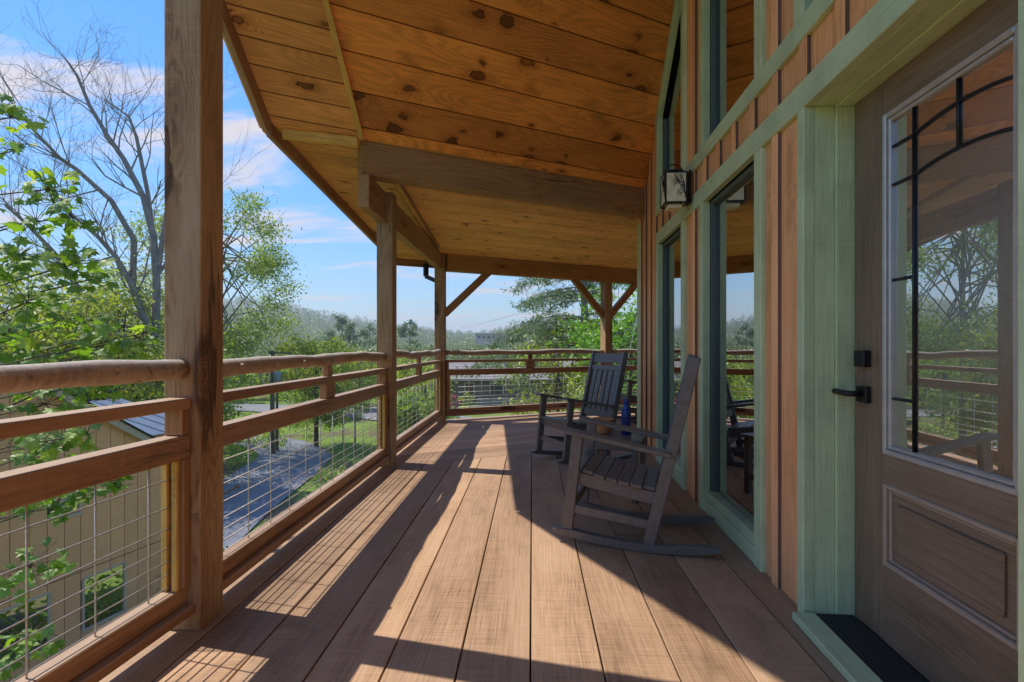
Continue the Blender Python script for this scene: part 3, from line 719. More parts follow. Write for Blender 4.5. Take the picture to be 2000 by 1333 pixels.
def arc(z_e, z_m, a=1.765, b=1.383): return [(a+(b-a)*i/10, z_e+(z_m-z_e)*(1-((i-5)/5)**2)) for i in range(11)]
caming([(1.765, zb), (1.765, zt_)]); caming([(1.383, zb), (1.383, zt_)]); caming([(1.5756, 1.726), (1.5756, zt_)])
caming(arc(1.845, 1.866)); caming(arc(1.706, 1.727))
for z in (1.845, 1.706, 1.36, 0.93): caming([(1.765, z), (1.87, z)]); caming([(1.383, z), (1.36, z)])
wv('deadbolt', 1.980, 2.045, 1.04, 1.105, DO+0.03, DO+0.0005, M_black, door, 0.004)
bp = wv('lever_handle', 1.980, 2.045, 0.90, 0.965, DO+0.022, DO+0.0005, M_black, door, 0.004)
bm = path_tube([Wp(2.012, DO+0.02, 0.935), Wp(2.012, DO+0.058, 0.935), Wp(2.02, DO+0.066, 0.935), Wp(2.12, DO+0.066, 0.937)], [0.011, 0.011, 0.012, 0.011], 12)
mobj('lever', bm_mesh(bm, 'lever', True), None, bp, M_black)

# ---------------------------------------------------------------- wall lantern
lan = empty('wall_lantern', tuple(Wp(3.80, 0.02, 2.2)), 'black wall lantern with cream panes and branch silhouettes above the near window', 'lantern')
ML = Matrix((WT, WN, UP)).transposed().to_4x4(); ML.translation = Wp(3.70, 0.02, 2.165)     # x along wall (away), y outwards, z up
def lb(name, c, s, mat, par=lan, bev=0.002): return mobj(name, bm_mesh(box_bm(s[0], s[1], s[2], bev), name), ML @ Matrix.Translation(c), par, mat)
LW, LD, LH = 0.16, 0.15, 0.22
lb('back_plate', (LW/2, -0.002, LH/2+0.01), (0.12, 0.012, 0.24), M_black)
for (x, y) in ((0, 0.03), (LW, 0.03), (0, LD+0.03), (LW, LD+0.03)): lb('corner_bar', (x, y, LH/2), (0.012, 0.012, LH), M_black)
for z in (0.0, LH):
    for (c, s) in (((LW/2, 0.03, z), (LW-0.012, 0.012, 0.012)), ((LW/2, LD+0.03, z), (LW-0.012, 0.012, 0.012)), ((0, LD/2+0.03, z), (0.012, LD-0.012, 0.012)), ((LW, LD/2+0.03, z), (0.012, LD-0.012, 0.012))): lb('edge_bar', c, s, M_black)
panes = [lb('pane', (0, LD/2+0.03, LH/2), (0.004, LD-0.014, LH-0.014), M_cream, bev=0), lb('pane', (LW, LD/2+0.03, LH/2), (0.004, LD-0.014, LH-0.014), M_cream, bev=0),
         lb('pane', (LW/2, LD+0.03, LH/2), (LW-0.014, 0.004, LH-0.014), M_cream, bev=0)]
lb('roof_cap', (LW/2, LD/2+0.03, LH+0.016), (0.12, 0.11, 0.02), M_black); lb('bottom_tray', (LW/2, LD/2+0.03, -0.02), (0.11, 0.10, 0.026), M_cream)
bm = path_tube([(LW/2, LD/2+0.03+0.065*math.cos(a), LH+0.02+0.06*math.sin(a)) for a in [math.pi*i/12 for i in range(13)]], 0.004, 8)
mobj('handle_loop', bm_mesh(bm, 'handle_loop', True), ML, lan, M_black)
def branch_sil(pt_fn, par, seed):
    rr = random.Random(seed); segs = []
    def grow(u, v, a, L, r, lev):
        for _ in range(4):
            u2, v2 = u+math.cos(a)*L/4, v+math.sin(a)*L/4
            if not (0.004 < u2 < 0.996 and 0 < v2 < 0.995): return
            segs.append((pt_fn(u, v), pt_fn(u2, v2), r, r*0.9)); u, v = u2, v2; a += rr.uniform(-.25, .25); r *= 0.9
            if lev and rr.random() < 0.75: grow(u, v, a+rr.choice((-1, 1))*rr.uniform(.5, 1.0), L*0.62, r*0.65, lev-1)
    grow(0.96, 0.15, 1.9, 0.55, 0.0052, 4); grow(0.93, 0.35, 2.3, 0.8, 0.0042, 4); grow(0.9, 0.5, 1.8, 0.6, 0.004, 4)
    V, F = tubes(segs, 5); mobj('branch_silhouette', fast_mesh('branch_silhouette', V, F), ML, par, M_black)
branch_sil(lambda u, v: (-0.004, LD+0.03-u*LD, v*LH), panes[0], 4)
branch_sil(lambda u, v: (LW-u*LW, LD+0.034, v*LH), panes[2], 9)

# ---------------------------------------------------------------- rocking chairs
def prism_xz(pts, t, y0=0):
    bm = bmesh.new(); a = [bm.verts.new((p[0], y0-t/2, p[1])) for p in pts]; b = [bm.verts.new((p[0], y0+t/2, p[1])) for p in pts]; n = len(pts)
    bm.faces.new(a); bm.faces.new(b[::-1])
    for i in range(n): bm.faces.new((a[i], b[i], b[(i+1) % n], a[(i+1) % n]))
    bmesh.ops.recalc_face_normals(bm, faces=bm.faces[:]); bmesh.ops.bevel(bm, geom=[e for e in bm.edges], offset=0.003, segments=1, affect='EDGES')
    return bm
def bandpts(fn_lo, fn_hi, x0, x1, n=14):
    xs = [x0+(x1-x0)*i/n for i in range(n+1)]
    return [(x, fn_lo(x)) for x in xs] + [(x, fn_hi(x)) for x in reversed(xs)]
CHAIR_PARTS = []
def chair_parts():
    P = []
    W = 0.50
    rb = lambda x: 0.001+0.235*(x-0.50)**2 + (0.06*max(0, x-0.72)**2)
    def rth(x): e = min(x, 0.90-x); return 0.045*min(1, 0.45+e*6)
    for y in (0, W): P.append(('rocker', bm_mesh(prism_xz(bandpts(rb, lambda x: rb(x)+rth(x), 0.0, 0.90), 0.052, y), 'rocker'), None))
    def stick(name, a, b, wx, wy, mat=None):
        a, b = Vector(a), Vector(b); d = b-a; x = d.normalized(); z = Vector((0, 1, 0)); y = z.cross(x)
        M = Matrix((x, y, z)).transposed().to_4x4(); M.translation = (a+b)/2
        me = bm_mesh(box_bm(d.length, wx, wy, 0.004), name); me.transform(M); P.append((name, me, None))
    for y in (0, W):
        stick('front_leg', (0.085, y, rb(0.085)+0.035), (0.145, y, 0.618), 0.062, 0.036)
        stick('back_post', (0.535, y, rb(0.53)+0.04), (0.775, y, 1.065), 0.062, 0.036)
        stick('arm', (0.075, y, 0.640), (0.655, y, 0.535), 0.026, 0.082)
        stick('side_stretcher', (0.11, y, 0.20), (0.56, y, 0.145), 0.05, 0.022)
    sz = lambda x: 0.425-0.235*(x-0.10)+0.10*(x-0.10)**2
    for y in (0.03, W-0.03): P.append(('seat_rail', bm_mesh(prism_xz(bandpts(lambda x: sz(x)-0.085, lambda x: sz(x)-0.013, 0.115, 0.60), 0.024, y), 'seat_rail'), None))
    n = 7
    for i in range(n):
        x0 = 0.100+i*0.068; x1 = x0+0.061; z0, z1 = sz(x0), sz(x1)
        if i == 0: z0 -= 0.014
        a, b = Vector((x0, W/2, z0)), Vector((x1, W/2, z1)); d = b-a
        M = Matrix((d.normalized(), Vector((0, 1, 0)), d.normalized().cross(Vector((0, 1, 0))))).transposed().to_4x4(); M.translation = (a+b)/2
        me = bm_mesh(box_bm(d.length, W+0.02 if i in (2, 3, 4, 5) else W-0.045, 0.022, 0.003), 'seat_slat'); me.transform(M); P.append(('seat_slat', me, None))
    stick_y = lambda name, x, z, h, t, ang, w0=W-0.04: P.append((name, _sy(name, x, z, h, t, ang, w0), None))
    def _sy(name, x, z, h, t, ang, w0):
        M = Matrix.Translation((x, W/2, z)) @ Matrix.Rotation(ang, 4, 'Y')
        me = bm_mesh(box_bm(t, w0, h, 0.003), name); me.transform(M); return me
    la = math.atan2(0.24, 1.02)
    bx = lambda z: 0.535+0.24*(z-0.045)/1.02
    stick_y('crest_rail', bx(1.0)-0.004, 1.0, 0.10, 0.026, la); stick_y('upper_back_rail', bx(0.905)-0.004, 0.905, 0.05, 0.026, la); stick_y('lower_back_rail', bx(0.45)-0.004, 0.45, 0.07, 0.026, la)
    for i in range(5):
        y = 0.075+i*(W-0.15)/4
        a, b = Vector((bx(0.48), y, 0.48)), Vector((bx(0.885), y, 0.885)); d = b-a; x = d.normalized(); z = Vector((0, 1, 0)); yv = z.cross(x)
        M = Matrix((x, yv, z)).transposed().to_4x4(); M.translation = (a+b)/2
        me = bm_mesh(box_bm(d.length, 0.02, 0.062, 0.003), 'back_slat'); me.transform(M); P.append(('back_slat', me, None))
    stick_y('front_apron', 0.128, 0.375, 0.085, 0.022, 0.0); stick_y('front_stretcher', 0.105, 0.205, 0.05, 0.022, 0.0); stick_y('rear_stretcher', 0.575, 0.2, 0.05, 0.022, la)
    return P
def rocker(tip, rear, label, parts):
    rear = Vector((rear[0], rear[1], 0)).normalized(); lat = UP.cross(rear)
    M = Matrix((rear, lat, UP)).transposed().to_4x4(); M.translation = Vector((tip[0], tip[1], 0.0))
    t = bpy.data.objects.new('rocking_chair', None); link(t, M); tagp(t, label, 'chair', 'rocking chairs on the porch')
    for nm, me, _ in parts: mobj(nm, me, M, t, M_chair)
CP = chair_parts()
rocker((0.237, 2.96), (0.82, -0.27), 'slate grey rocking chair nearest the camera, seen from its side', CP)
rocker((0.416, 4.656), (0.894, 0.447), 'slate grey slatted rocking chair behind the side table, facing the near post', CP)
rocker((1.55, 7.25), (0.95, 0.28), 'dark rocking chair half hidden behind the cabin corner', CP)

# ---------------------------------------------------------------- side table with pot and bottle
TC = Vector((0.78, 3.90, 0)); ta = R(-24)
tx = Vector((math.cos(ta), math.sin(ta), 0)); ty = Vector((-math.sin(ta), math.cos(ta), 0))
tb = empty('side_table', tuple(TC), 'small dark slatted side table between the two rocking chairs', 'table')
for i in range(5):
    o_ = (i-2)*0.083
    bar('top_slat', TC-tx*0.23+ty*o_+UP*0.44, TC+tx*0.23+ty*o_+UP*0.44, 0.077, 0.022, UP, M_chair, tb, 0.003)
for sx in (-1, 1):
    for sy in (-1, 1): bar('leg', TC+tx*0.185*sx+ty*0.165*sy, TC+tx*0.185*sx+ty*0.165*sy+UP*0.428, 0.045, 0.04, tx, M_chair, tb, 0.003)
for sy in (-1, 1): bar('apron', TC-tx*0.16+ty*0.165*sy+UP*0.392, TC+tx*0.16+ty*0.165*sy+UP*0.392, 0.02, 0.06, UP, M_chair, tb, 0.002)
for sx in (-1, 1): bar('stretcher', TC+tx*0.185*sx-ty*0.145+UP*0.13, TC+tx*0.185*sx+ty*0.145+UP*0.13, 0.02, 0.045, UP, M_chair, tb, 0.002)
pot = mobj('clay_pot', bm_mesh(lathe([(0.0, 0), (0.052, 0.0), (0.060, 0.015), (0.078, 0.075), (0.083, 0.108), (0.086, 0.112), (0.082, 0.118), (0.074, 0.114), (0.07, 0.095), (0.0, 0.09)]), 'clay_pot', True), Matrix.Translation(TC-tx*0.085-ty*0.02+UP*0.4515), None, M_terra)
tagp(pot, 'round terracotta pot on the side table', 'pot')
bt = mobj('water_bottle', bm_mesh(lathe([(0.0, 0), (0.034, 0.0), (0.037, 0.006), (0.037, 0.15), (0.034, 0.185), (0.025, 0.215), (0.0215, 0.228), (0.021, 0.232)]), 'water_bottle', True), Matrix.Translation(TC+tx*0.085+ty*0.02+UP*0.4515), None, M_blue)
tagp(bt, 'deep blue metal water bottle standing on the side table', 'bottle')
mobj('cap', bm_mesh(lathe([(0.0, 0.232), (0.0225, 0.2325), (0.0235, 0.236), (0.0235, 0.266), (0.021, 0.271), (0.0, 0.272)]), 'cap', True), WM[bt.name].copy(), bt, M_blue)
#PART3
# ---------------------------------------------------------------- terrain
GZ = -5.6
def px(x, y, d): return Vector(((x-1000)/1000*d, d, CAMZ+(677-y)/1000*d))
def ground_z(x, y):
    x = np.asarray(x, float); y = np.asarray(y, float)
    Rr = np.hypot(x, y); az = np.arctan2(x, y)
    n = 0.25*np.sin(x*0.11+1.0)*np.cos(y*0.09)+0.12*np.sin(x*0.31+y*0.23)
    near = GZ + n*np.clip((Rr-6)/20, 0, 1)
    t = np.clip((Rr-140)/900, 0, 1); t = t*t*(3-2*t)
    amp = 27 + 36*np.exp(-((az+0.47)/0.17)**2) + 4*np.sin(az*11+0.5)+2.5*np.sin(az*23+1.0) - 9*np.exp(-((az+0.06)/0.06)**2)
    rough = 5*np.sin(x*0.011+2)*np.sin(y*0.013+1)+3*np.sin(x*0.031)*np.cos(y*0.027)
    far = np.clip((Rr-1200)/1400, 0, 1)
    return near + t*(amp+rough*np.clip(t*2, 0, 1)) + far*25
na = 220; rad = np.concatenate([np.linspace(0.01, 60, 30), np.geomspace(66, 2600, 56)])
A, Rg = np.meshgrid(np.linspace(0, 2*np.pi, na, endpoint=False), rad)
X, Y = Rg*np.sin(A), Rg*np.cos(A); Z = ground_z(X, Y)
V = np.stack([X, Y, Z], -1).reshape(-1, 3)
i, j = np.meshgrid(np.arange(len(rad)-1), np.arange(na), indexing='ij')
F = np.stack([i*na+j, (i+1)*na+j, (i+1)*na+(j+1) % na, i*na+(j+1) % na], -1).reshape(-1, 4)[:, ::-1]
def groundmat():
    n = NT('grass_and_litter'); P = n.geo()
    a = n.noise(P, 0.22, 5, 0.6); b = n.noise(P, 3.5, 5, 0.7); c = n.noise(P, 14.0, 4, 0.7)
    g = n.ramp(n.math('MULTIPLY_ADD', b, 0.6, n.math('MULTIPLY', c, 0.4)), [(0.3, (0.075, 0.13, 0.022)), (0.5, (0.17, 0.255, 0.05)), (0.7, (0.28, 0.34, 0.10))])
    l = n.ramp(c, [(0.3, (0.085, 0.065, 0.035)), (0.7, (0.24, 0.2, 0.12))])
    col = n.mix(n.smooth(n.math('MULTIPLY_ADD', b, 0.25, a), 0.60, 0.76), g, l)
    n.pbsdf(col, 0.95, n.bump(n.math('ADD', b, c), 0.8, 0.05), spec=0.1); return n.m
g = mobj('ground', fast_mesh('ground', V, F, True), None, None, groundmat()); g['kind'] = 'structure'

def ribbon(pts, wid, dz, n=60):
    P = [Vector((p[0], p[1], 0)) for p in pts]; out = []
    for i in range(n+1):
        t = i/n*(len(P)-1); k = min(int(t), len(P)-2); u = t-k
        p0, p1, p2, p3 = P[max(k-1, 0)], P[k], P[k+1], P[min(k+2, len(P)-1)]
        c = 0.5*((2*p1)+(p2-p0)*u+(2*p0-5*p1+4*p2-p3)*u*u+(3*p1-p0-3*p2+p3)*u*u*u); out.append(c)
    V, F = [], []
    m = 8
    for i, c in enumerate(out):
        d = (out[min(i+1, n)]-out[max(i-1, 0)]).normalized(); s = Vector((d.y, -d.x, 0))
        for q in range(m+1):
            p = c+s*(q/m-0.5)*wid; V.append((p.x, p.y, float(ground_z(p.x, p.y))+dz))
    for i in range(n):
        for q in range(m): F.append((i*(m+1)+q, i*(m+1)+q+1, (i+1)*(m+1)+q+1, (i+1)*(m+1)+q))
    return V, F
def gravelmat(name, base):
    n = NT(name); P = n.geo(); a = n.noise(P, 1.2, 5, 0.65); b = n.noise(P, 25, 3, 0.7)
    col = n.ramp(n.math('MULTIPLY_ADD', b, 0.5, n.math('MULTIPLY', a, 0.5)), [(0.3, sc(base, 0.6)), (0.52, base), (0.7, sc(base, 1.35))])
    n.pbsdf(col, 0.9, n.bump(b, 0.6, 0.02), spec=0.2); return n.m
Vv, Fv = ribbon([(-9.8, 2), (-10.6, 12), (-11.6, 20), (-12.3, 27), (-13.4, 31.5), (-17.5, 35), (-27, 37)], 4.0, 0.06)
dr = mobj('driveway', fast_mesh('driveway', Vv, Fv, True), None, None, gravelmat('blue_grey_gravel', (0.21, 0.22, 0.25))); dr['kind'] = 'structure'
Vv, Fv = ribbon([(-60, 62), (-25, 56), (-8, 47), (1, 43), (9, 46), (25, 47)], 7.0, 0.10)
rdo = mobj('road', fast_mesh('road', Vv, Fv, True), None, None, gravelmat('pale_asphalt', (0.24, 0.235, 0.235))); rdo['kind'] = 'structure'

# ---------------------------------------------------------------- vegetation
def rand_unit(n):
    v = np.random.normal(size=(n, 3)); return v/np.linalg.norm(v, axis=1, keepdims=True)
def leaf_quads(pos, size, droop=0.0, aspect=0.55):
    n = len(pos); L = size*np.random.uniform(0.6, 1.3, (n, 1))
    ax = rand_unit(n); ax[:, 2] -= droop; ax /= np.linalg.norm(ax, axis=1, keepdims=True)
    w_ = np.cross(ax, rand_unit(n)); w_ /= (np.linalg.norm(w_, axis=1, keepdims=True)+1e-6)
    Vq = np.stack([pos, pos+ax*L*0.5+w_*L*aspect*0.5, pos+ax*L, pos+ax*L*0.5-w_*L*aspect*0.5], 1)
    return Vq.reshape(-1, 3), np.arange(4*n).reshape(n, 4)
def tree(name, label, base, h, cr, n_cl, n_leaf, leaf, lm, bm_, tr, cat='tree', group=None, cz=0.62, czr=0.40, spread=0.17, lean=(0, 0), bare=0.0):
    base = Vector(base); t = empty(name, tuple(base), label, cat, group)
    cen = np.array([base.x+lean[0], base.y+lean[1], base.z+h*cz])
    u = rand_unit(n_cl)*np.random.uniform(0.45, 1.0, (n_cl, 1))**0.6
    C = cen + u*np.array([cr, cr, h*czr])
    segs = []
    tp = [np.array(base), np.array(base)+np.array([lean[0]*.3, lean[1]*.3, h*0.3]), cen, cen+np.array([lean[0]*.2, 0, h*czr*0.7])]
    rr = [tr, tr*0.75, tr*0.45, tr*0.1]
    for a, b, r0, r1 in zip(tp, tp[1:], rr, rr[1:]): segs.append((a, b, r0, r1))
    for c in C:
        f = np.random.uniform(0.15, 0.9); k_ = 1 if f < 0.5 else 2; ff = (f % 0.5)*2
        s = tp[k_]*(1-ff)+tp[min(k_+1, 3)]*ff
        m = (s+c)/2+np.random.normal(size=3)*0.06*h*0.3+np.array([0, 0, 0.02*h]); r0 = tr*0.28
        segs += [(s, m, r0, r0*0.6), (m, c, r0*0.6, r0*0.15)]
        for _ in range(3):
            e = c+np.random.normal(size=3)*cr*spread*1.3; segs.append((m*0.35+c*0.65, e, r0*0.3, r0*0.08))
    V, F = tubes(segs, 6); mobj('trunk', fast_mesh('trunk', V-np.array(base), F, True), Matrix.Translation(base), t, bm_)
    npc = n_leaf//n_cl
    sig = np.array([cr*spread, cr*spread, cr*spread*0.75])
    pos = (C[:, None, :]+np.random.normal(size=(n_cl, npc, 3))*sig).reshape(-1, 3)
    V, F = leaf_quads(pos, leaf)
    mobj('crown', fast_mesh('crown', V-np.array(base), F, False, np.random.rand(len(F))), Matrix.Translation(base), t, lm)
    return t
L_mid = leafmat('mid_green_leaf', (0.130, 0.194, 0.027), (0.271, 0.394, 0.053), (0.490, 0.571, 0.115))
L_yel = leafmat('yellow_green_leaf', (0.166, 0.212, 0.026), (0.344, 0.394, 0.052), (0.550, 0.531, 0.125))
L_pale = leafmat('pale_spring_leaf', (0.171, 0.217, 0.057), (0.339, 0.402, 0.107), (0.566, 0.576, 0.196))
L_mid2 = leafmat('tall_tree_leaf', (0.150, 0.210, 0.038), (0.300, 0.383, 0.071), (0.480, 0.540, 0.131))
L_bri = leafmat('bright_leaf', (0.092, 0.199, 0.020), (0.186, 0.371, 0.039), (0.314, 0.513, 0.078))
L_maple = leafmat('maple_leaf', (0.115, 0.237, 0.026), (0.246, 0.396, 0.044), (0.493, 0.569, 0.081), 0.5)
L_pine = leafmat('pine_needle', (0.084, 0.145, 0.053), (0.169, 0.251, 0.104), (0.289, 0.361, 0.178), 0.2)
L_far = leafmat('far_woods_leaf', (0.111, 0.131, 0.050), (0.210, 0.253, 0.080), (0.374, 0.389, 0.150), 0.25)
def gp(x, y): return (x, y, float(ground_z(x, y)))

# bare tree with long leaning limbs beyond the near railing
def limb3(pts, d0, d1):
    n = len(pts); return [np.array(px(p[0], p[1], d0+(d1-d0)*i/(n-1))) for i, p in enumerate(pts)]
bt_base = Vector(gp(-17.4, 25.0))
bare = empty('bare_tree', tuple(bt_base), 'tall bare grey tree with leaning limbs behind the near post', 'tree')
limbs = [([(306, 920), (305, 760), (303, 660), (277, 612), (259, 560), (224, 500), (190, 462), (140, 420), (90, 350)], 25, 24, .23),
         ([(303, 680), (306, 560), (300, 465), (280, 385), (242, 312), (210, 266), (175, 207), (150, 147), (130, 118)], 25, 26, .20),
         ([(300, 480), (289, 380), (266, 266), (252, 228), (205, 195)], 25.5, 27, .13),
         ([(259, 560), (262, 470), (217, 392), (147, 329), (116, 308), (63, 252), (15, 190)], 24.8, 22.5, .15),
         ([(305, 690), (217, 647), (158, 570), (105, 493), (52, 437), (10, 400)], 25, 22, .17),
         ([(305, 560), (322, 430), (345, 330), (370, 220)], 25.2, 26, .13), ([(306, 540), (360, 470), (400, 400)], 25.2, 26, .10)]
bs = []; rr = random.Random(4)
def twig(p, d, L, r, lev):
    n = 3; q = np.array(p)
    for i in range(n):
        d = d+np.array([rr.gauss(0, .16), rr.gauss(0, .16), rr.gauss(0.07, .14)]); d /= np.linalg.norm(d)
        q2 = q+d*L/n; bs.append((q, q2, r, r*0.78)); q = q2; r *= 0.78
        if lev > 0:
            for _ in range(1 if rr.random() < 0.75 else 2):
                s = np.array([rr.gauss(0, 1), rr.gauss(0, 1), rr.gauss(0.25, .7)]); s /= np.linalg.norm(s)
                nd = d*0.8+s*0.62; nd /= np.linalg.norm(nd); twig(q, nd, L*0.62, max(r*0.62, 0.006), lev-1)
for pts, a, b, r in limbs:
    P = limb3(pts, a, b); n = len(P)
    for i in range(n-1):
        r0, r1 = r*(1-0.85*i/n), r*(1-0.85*(i+1)/n)
        for s in range(3):
            q0, q1 = P[i]*(1-s/3)+P[i+1]*s/3, P[i]*(1-(s+1)/3)+P[i+1]*(s+1)/3
            bs.append((q0, q1, r0+(r1-r0)*s/3, r0+(r1-r0)*(s+1)/3))
            if i >= 2 or (i >= 1 and n < 6):
                dd = (P[i+1]-P[i]); dd /= np.linalg.norm(dd)
                v = np.array([rr.gauss(0, 1), rr.gauss(0, .8), rr.gauss(.3, .8)]); v /= np.linalg.norm(v)
                v = dd*0.75+v*0.75; v /= np.linalg.norm(v); twig(q1, v, rr.uniform(1.6, 3.2), max(r1*0.4, 0.020), 3 if (i >= 4 and s == 1) else 2)
V, F = tubes(bs, 5); mobj('trunk', fast_mesh('trunk', V-np.array(bt_base), F, True), Matrix.Translation(bt_base), bare, M_bark)
# thin scattering of new leaves low on the bare tree
q = np.array([s[1] for s in bs if s[1][2] < 5.5 and s[2] < 0.05]); q = q[np.random.rand(len(q)) < 0.55]
q = np.repeat(q, 5, axis=0)+np.random.normal(size=(len(q)*5, 3))*0.28
V, F = leaf_quads(q, 0.13); mobj('crown', fast_mesh('crown', V-np.array(bt_base), F, False, np.random.rand(len(F))), Matrix.Translation(bt_base), bare, L_pale)

tree('leafy_tree', 'light green leafy tree just right of the near post', gp(-17.9, 31), 17.0, 4.6, 64, 24000, 0.17, L_mid2, M_bark, 0.20, cz=0.60, czr=0.36, spread=0.115)
und = [(-21.5, 20.5, 9.6, 3.2), (-17.0, 21.0, 8.6, 2.8), (-19.0, 25.0, 10.0, 3.4), (-14.6, 22.5, 7.2, 2.2), (-24.5, 24, 11, 3.6), (-23, 31, 11.0, 4.0), (-13.0, 34.0, 7.5, 2.6)]
ul = ['dense young tree at the left edge behind the maple leaves', 'dense young tree behind the tan neighbouring house', 'tall dense tree left of the bare trunk', 'small leafy tree beside the near post', 'wide leafy tree furthest left behind the house', 'leafy tree in the second row behind the bare tree', 'low leafy tree beyond the driveway bend']
for (x, y, h, c), l in zip(und, ul): tree('young_tree', l, gp(x, y), h, c, 34, 7500, 0.22, L_pale if x < -22 else L_yel, M_bark2, 0.16, cz=0.58, czr=0.42, group='young trees beyond the driveway')
# mid distance
mids = [(-19.5, 48, 6.3, 2.9, L_mid, 'round green tree across the lawn, left of the utility pole'), (-15.8, 53, 5.9, 2.5, L_yel, 'yellow-green tree right behind the utility pole'), (-21, 58, 7.0, 3.2, L_pale, 'pale tree across the road behind the utility pole'),
        (-11.8, 60, 5.9, 3.0, L_yel, 'yellow-green tree behind the notched post'), (-17.5, 70, 6.7, 3.4, L_mid, 'green tree at the end of the lawn'), (-7.0, 36, 5.4, 2.0, L_yel, 'yellow-green shrub tree seen between the notched and corner posts'), (-5.2, 30, 4.5, 1.6, L_mid, 'green shrub tree low between the notched and corner posts'),
        (-8.6, 44, 5.0, 2.2, L_mid, 'green tree just right of the notched post'), (-6.4, 41, 5.0, 1.6, L_pale, 'pale shrub tree left of the corner post'), (-25, 44, 5.9, 2.7, L_mid, 'green tree beyond the bend of the driveway')]
for x, y, h, c, m, l in mids: tree('roadside_tree', l, gp(x, y), h, c, 30, 5200, 0.27, m, M_bark2, 0.14, cz=0.56, czr=0.42, group='trees around the lawn')
tree('sapling', 'slim sapling standing on the lawn', gp(-11.2, 34), 4.6, 1.1, 12, 900, 0.16, L_yel, M_bark, 0.07, cz=0.72, czr=0.26, group='small lawn trees')
tree('sapling', 'forked sapling further right on the lawn', gp(-9.8, 32), 4.2, 1.0, 12, 800, 0.16, L_yel, M_bark, 0.06, cz=0.75, czr=0.24, group='small lawn trees')
# right hand group behind the far railing
tree('yellow_bush_tree', 'yellow-green bushy tree in the middle of the far railing', gp(1.9, 21), 7.4, 2.0, 30, 5200, 0.17, L_yel, M_bark2, 0.10, cz=0.60, czr=0.40, group='bushy trees behind the far railing')
tree('yellow_bush_tree', 'olive bushy tree left of the pine trunk', gp(3.0, 24), 8.4, 1.9, 30, 4800, 0.17, L_yel, M_bark2, 0.11, cz=0.60, czr=0.40, group='bushy trees behind the far railing')
tree('yellow_bush_tree', 'thin twiggy bush in front of grey house wall', gp(1.5, 15.5), 5.6, 1.2, 24, 2600, 0.12, L_yel, M_bark, 0.07, cz=0.62, czr=0.38, group='bushy trees behind the far railing')
tree('yellow_bush_tree', 'dense low bush below the far rocking chair', gp(2.9, 17), 5.6, 1.7, 26, 4200, 0.14, L_pale, M_bark, 0.07, cz=0.60, czr=0.40, group='bushy trees behind the far railing')
tree('bright_tree', 'bright green leafy tree at the cabin corner', gp(5.2, 20), 10.5, 2.7, 40, 9000, 0.18, L_bri, M_bark2, 0.15, cz=0.60, czr=0.40)
# pine with drooping boughs
pb = Vector(gp(3.45, 25)); pine = empty('pine_tree', tuple(pb), 'large grey-green pine with drooping boughs right of centre', 'tree')
sg = [(np.array(pb), np.array(pb)+np.array([0.1, 0, 8.0]), .24, .20), (np.array(pb)+np.array([0.1, 0, 8.0]), np.array(pb)+np.array([0.0, 0, 15.0]), .20, .06)]
nd_pos, nd_dir = [], []
for i in range(52):
    z = rr.uniform(6.3, 12.0); an = rr.uniform(0, 6.283)
    if rr.random() < 0.45: an = rr.gauss(math.pi, 0.55)
    L = (5.6 if abs(an-math.pi) < 1.0 else 3.4)*(1.15-(z-6.3)/9.0)*rr.uniform(.65, 1.0)
    p = np.array(pb)+np.array([0.05, 0, z]); d = np.array([math.cos(an), math.sin(an), 0.10])
    for s in range(7):
        p2 = p+d*L/7; r0 = 0.05*(1-s/7.5); sg.append((p, p2, r0, 0.05*(1-(s+1)/7.5))); d = d+np.array([rr.gauss(0, .06), rr.gauss(0, .06), -0.085]); d /= np.linalg.norm(d)
        if s > 0:
            for _ in range(4):
                e = p2+np.array([rr.gauss(0, .42), rr.gauss(0, .42), rr.gauss(-.10, .14)]); sg.append((p2, e, .012, .005))
                for _ in range(3):
                    f = rr.random(); nd_pos.append(p2*(1-f)+e*f)
        p = p2
V, F = tubes(sg, 6); mobj('trunk', fast_mesh('trunk', V-np.array(pb), F, True), Matrix.Translation(pb), pine, M_bark)
nd_pos = np.repeat(np.array(nd_pos), 5, axis=0); nd_pos = nd_pos+np.random.normal(size=nd_pos.shape)*0.07
V, F = leaf_quads(nd_pos, 0.26, 0.5, 0.16); mobj('crown', fast_mesh('crown', V-np.array(pb), F, False, np.random.rand(len(F))), Matrix.Translation(pb), pine, L_pine)
# tall far pines
def far_pine(p, h, label):
    p = Vector(p); t = empty('far_pine', tuple(p), label, 'tree', 'tall pines on the skyline')
    sg = [(np.array(p), np.array(p)+np.array([0, 0, h]), h*.012, h*.004)]; C = []
    for i in range(16):
        z = h*rr.uniform(.55, 1.0); a = rr.uniform(0, 6.28); L = h*0.16*(1.25-z/h)*2.2*rr.uniform(.5, 1)
        e = np.array(p)+np.array([math.cos(a)*L, math.sin(a)*L, z]); sg.append((np.array(p)+np.array([0, 0, z-h*.02]), e, h*.003, h*.001)); C.append(e)
    V, F = tubes(sg, 5); mobj('trunk', fast_mesh('trunk', V-np.array(p), F), Matrix.Translation(p), t, M_bark2)
    C = np.array(C); pos = (C[:, None]+np.random.normal(size=(16, 55, 3))*np.array([h*.032, h*.032, h*.016])).reshape(-1, 3)
    V, F = leaf_quads(pos, h*0.045); mobj('crown', fast_mesh('crown', V-np.array(p), F, False, np.random.rand(len(F))), Matrix.Translation(p), t, L_pine)
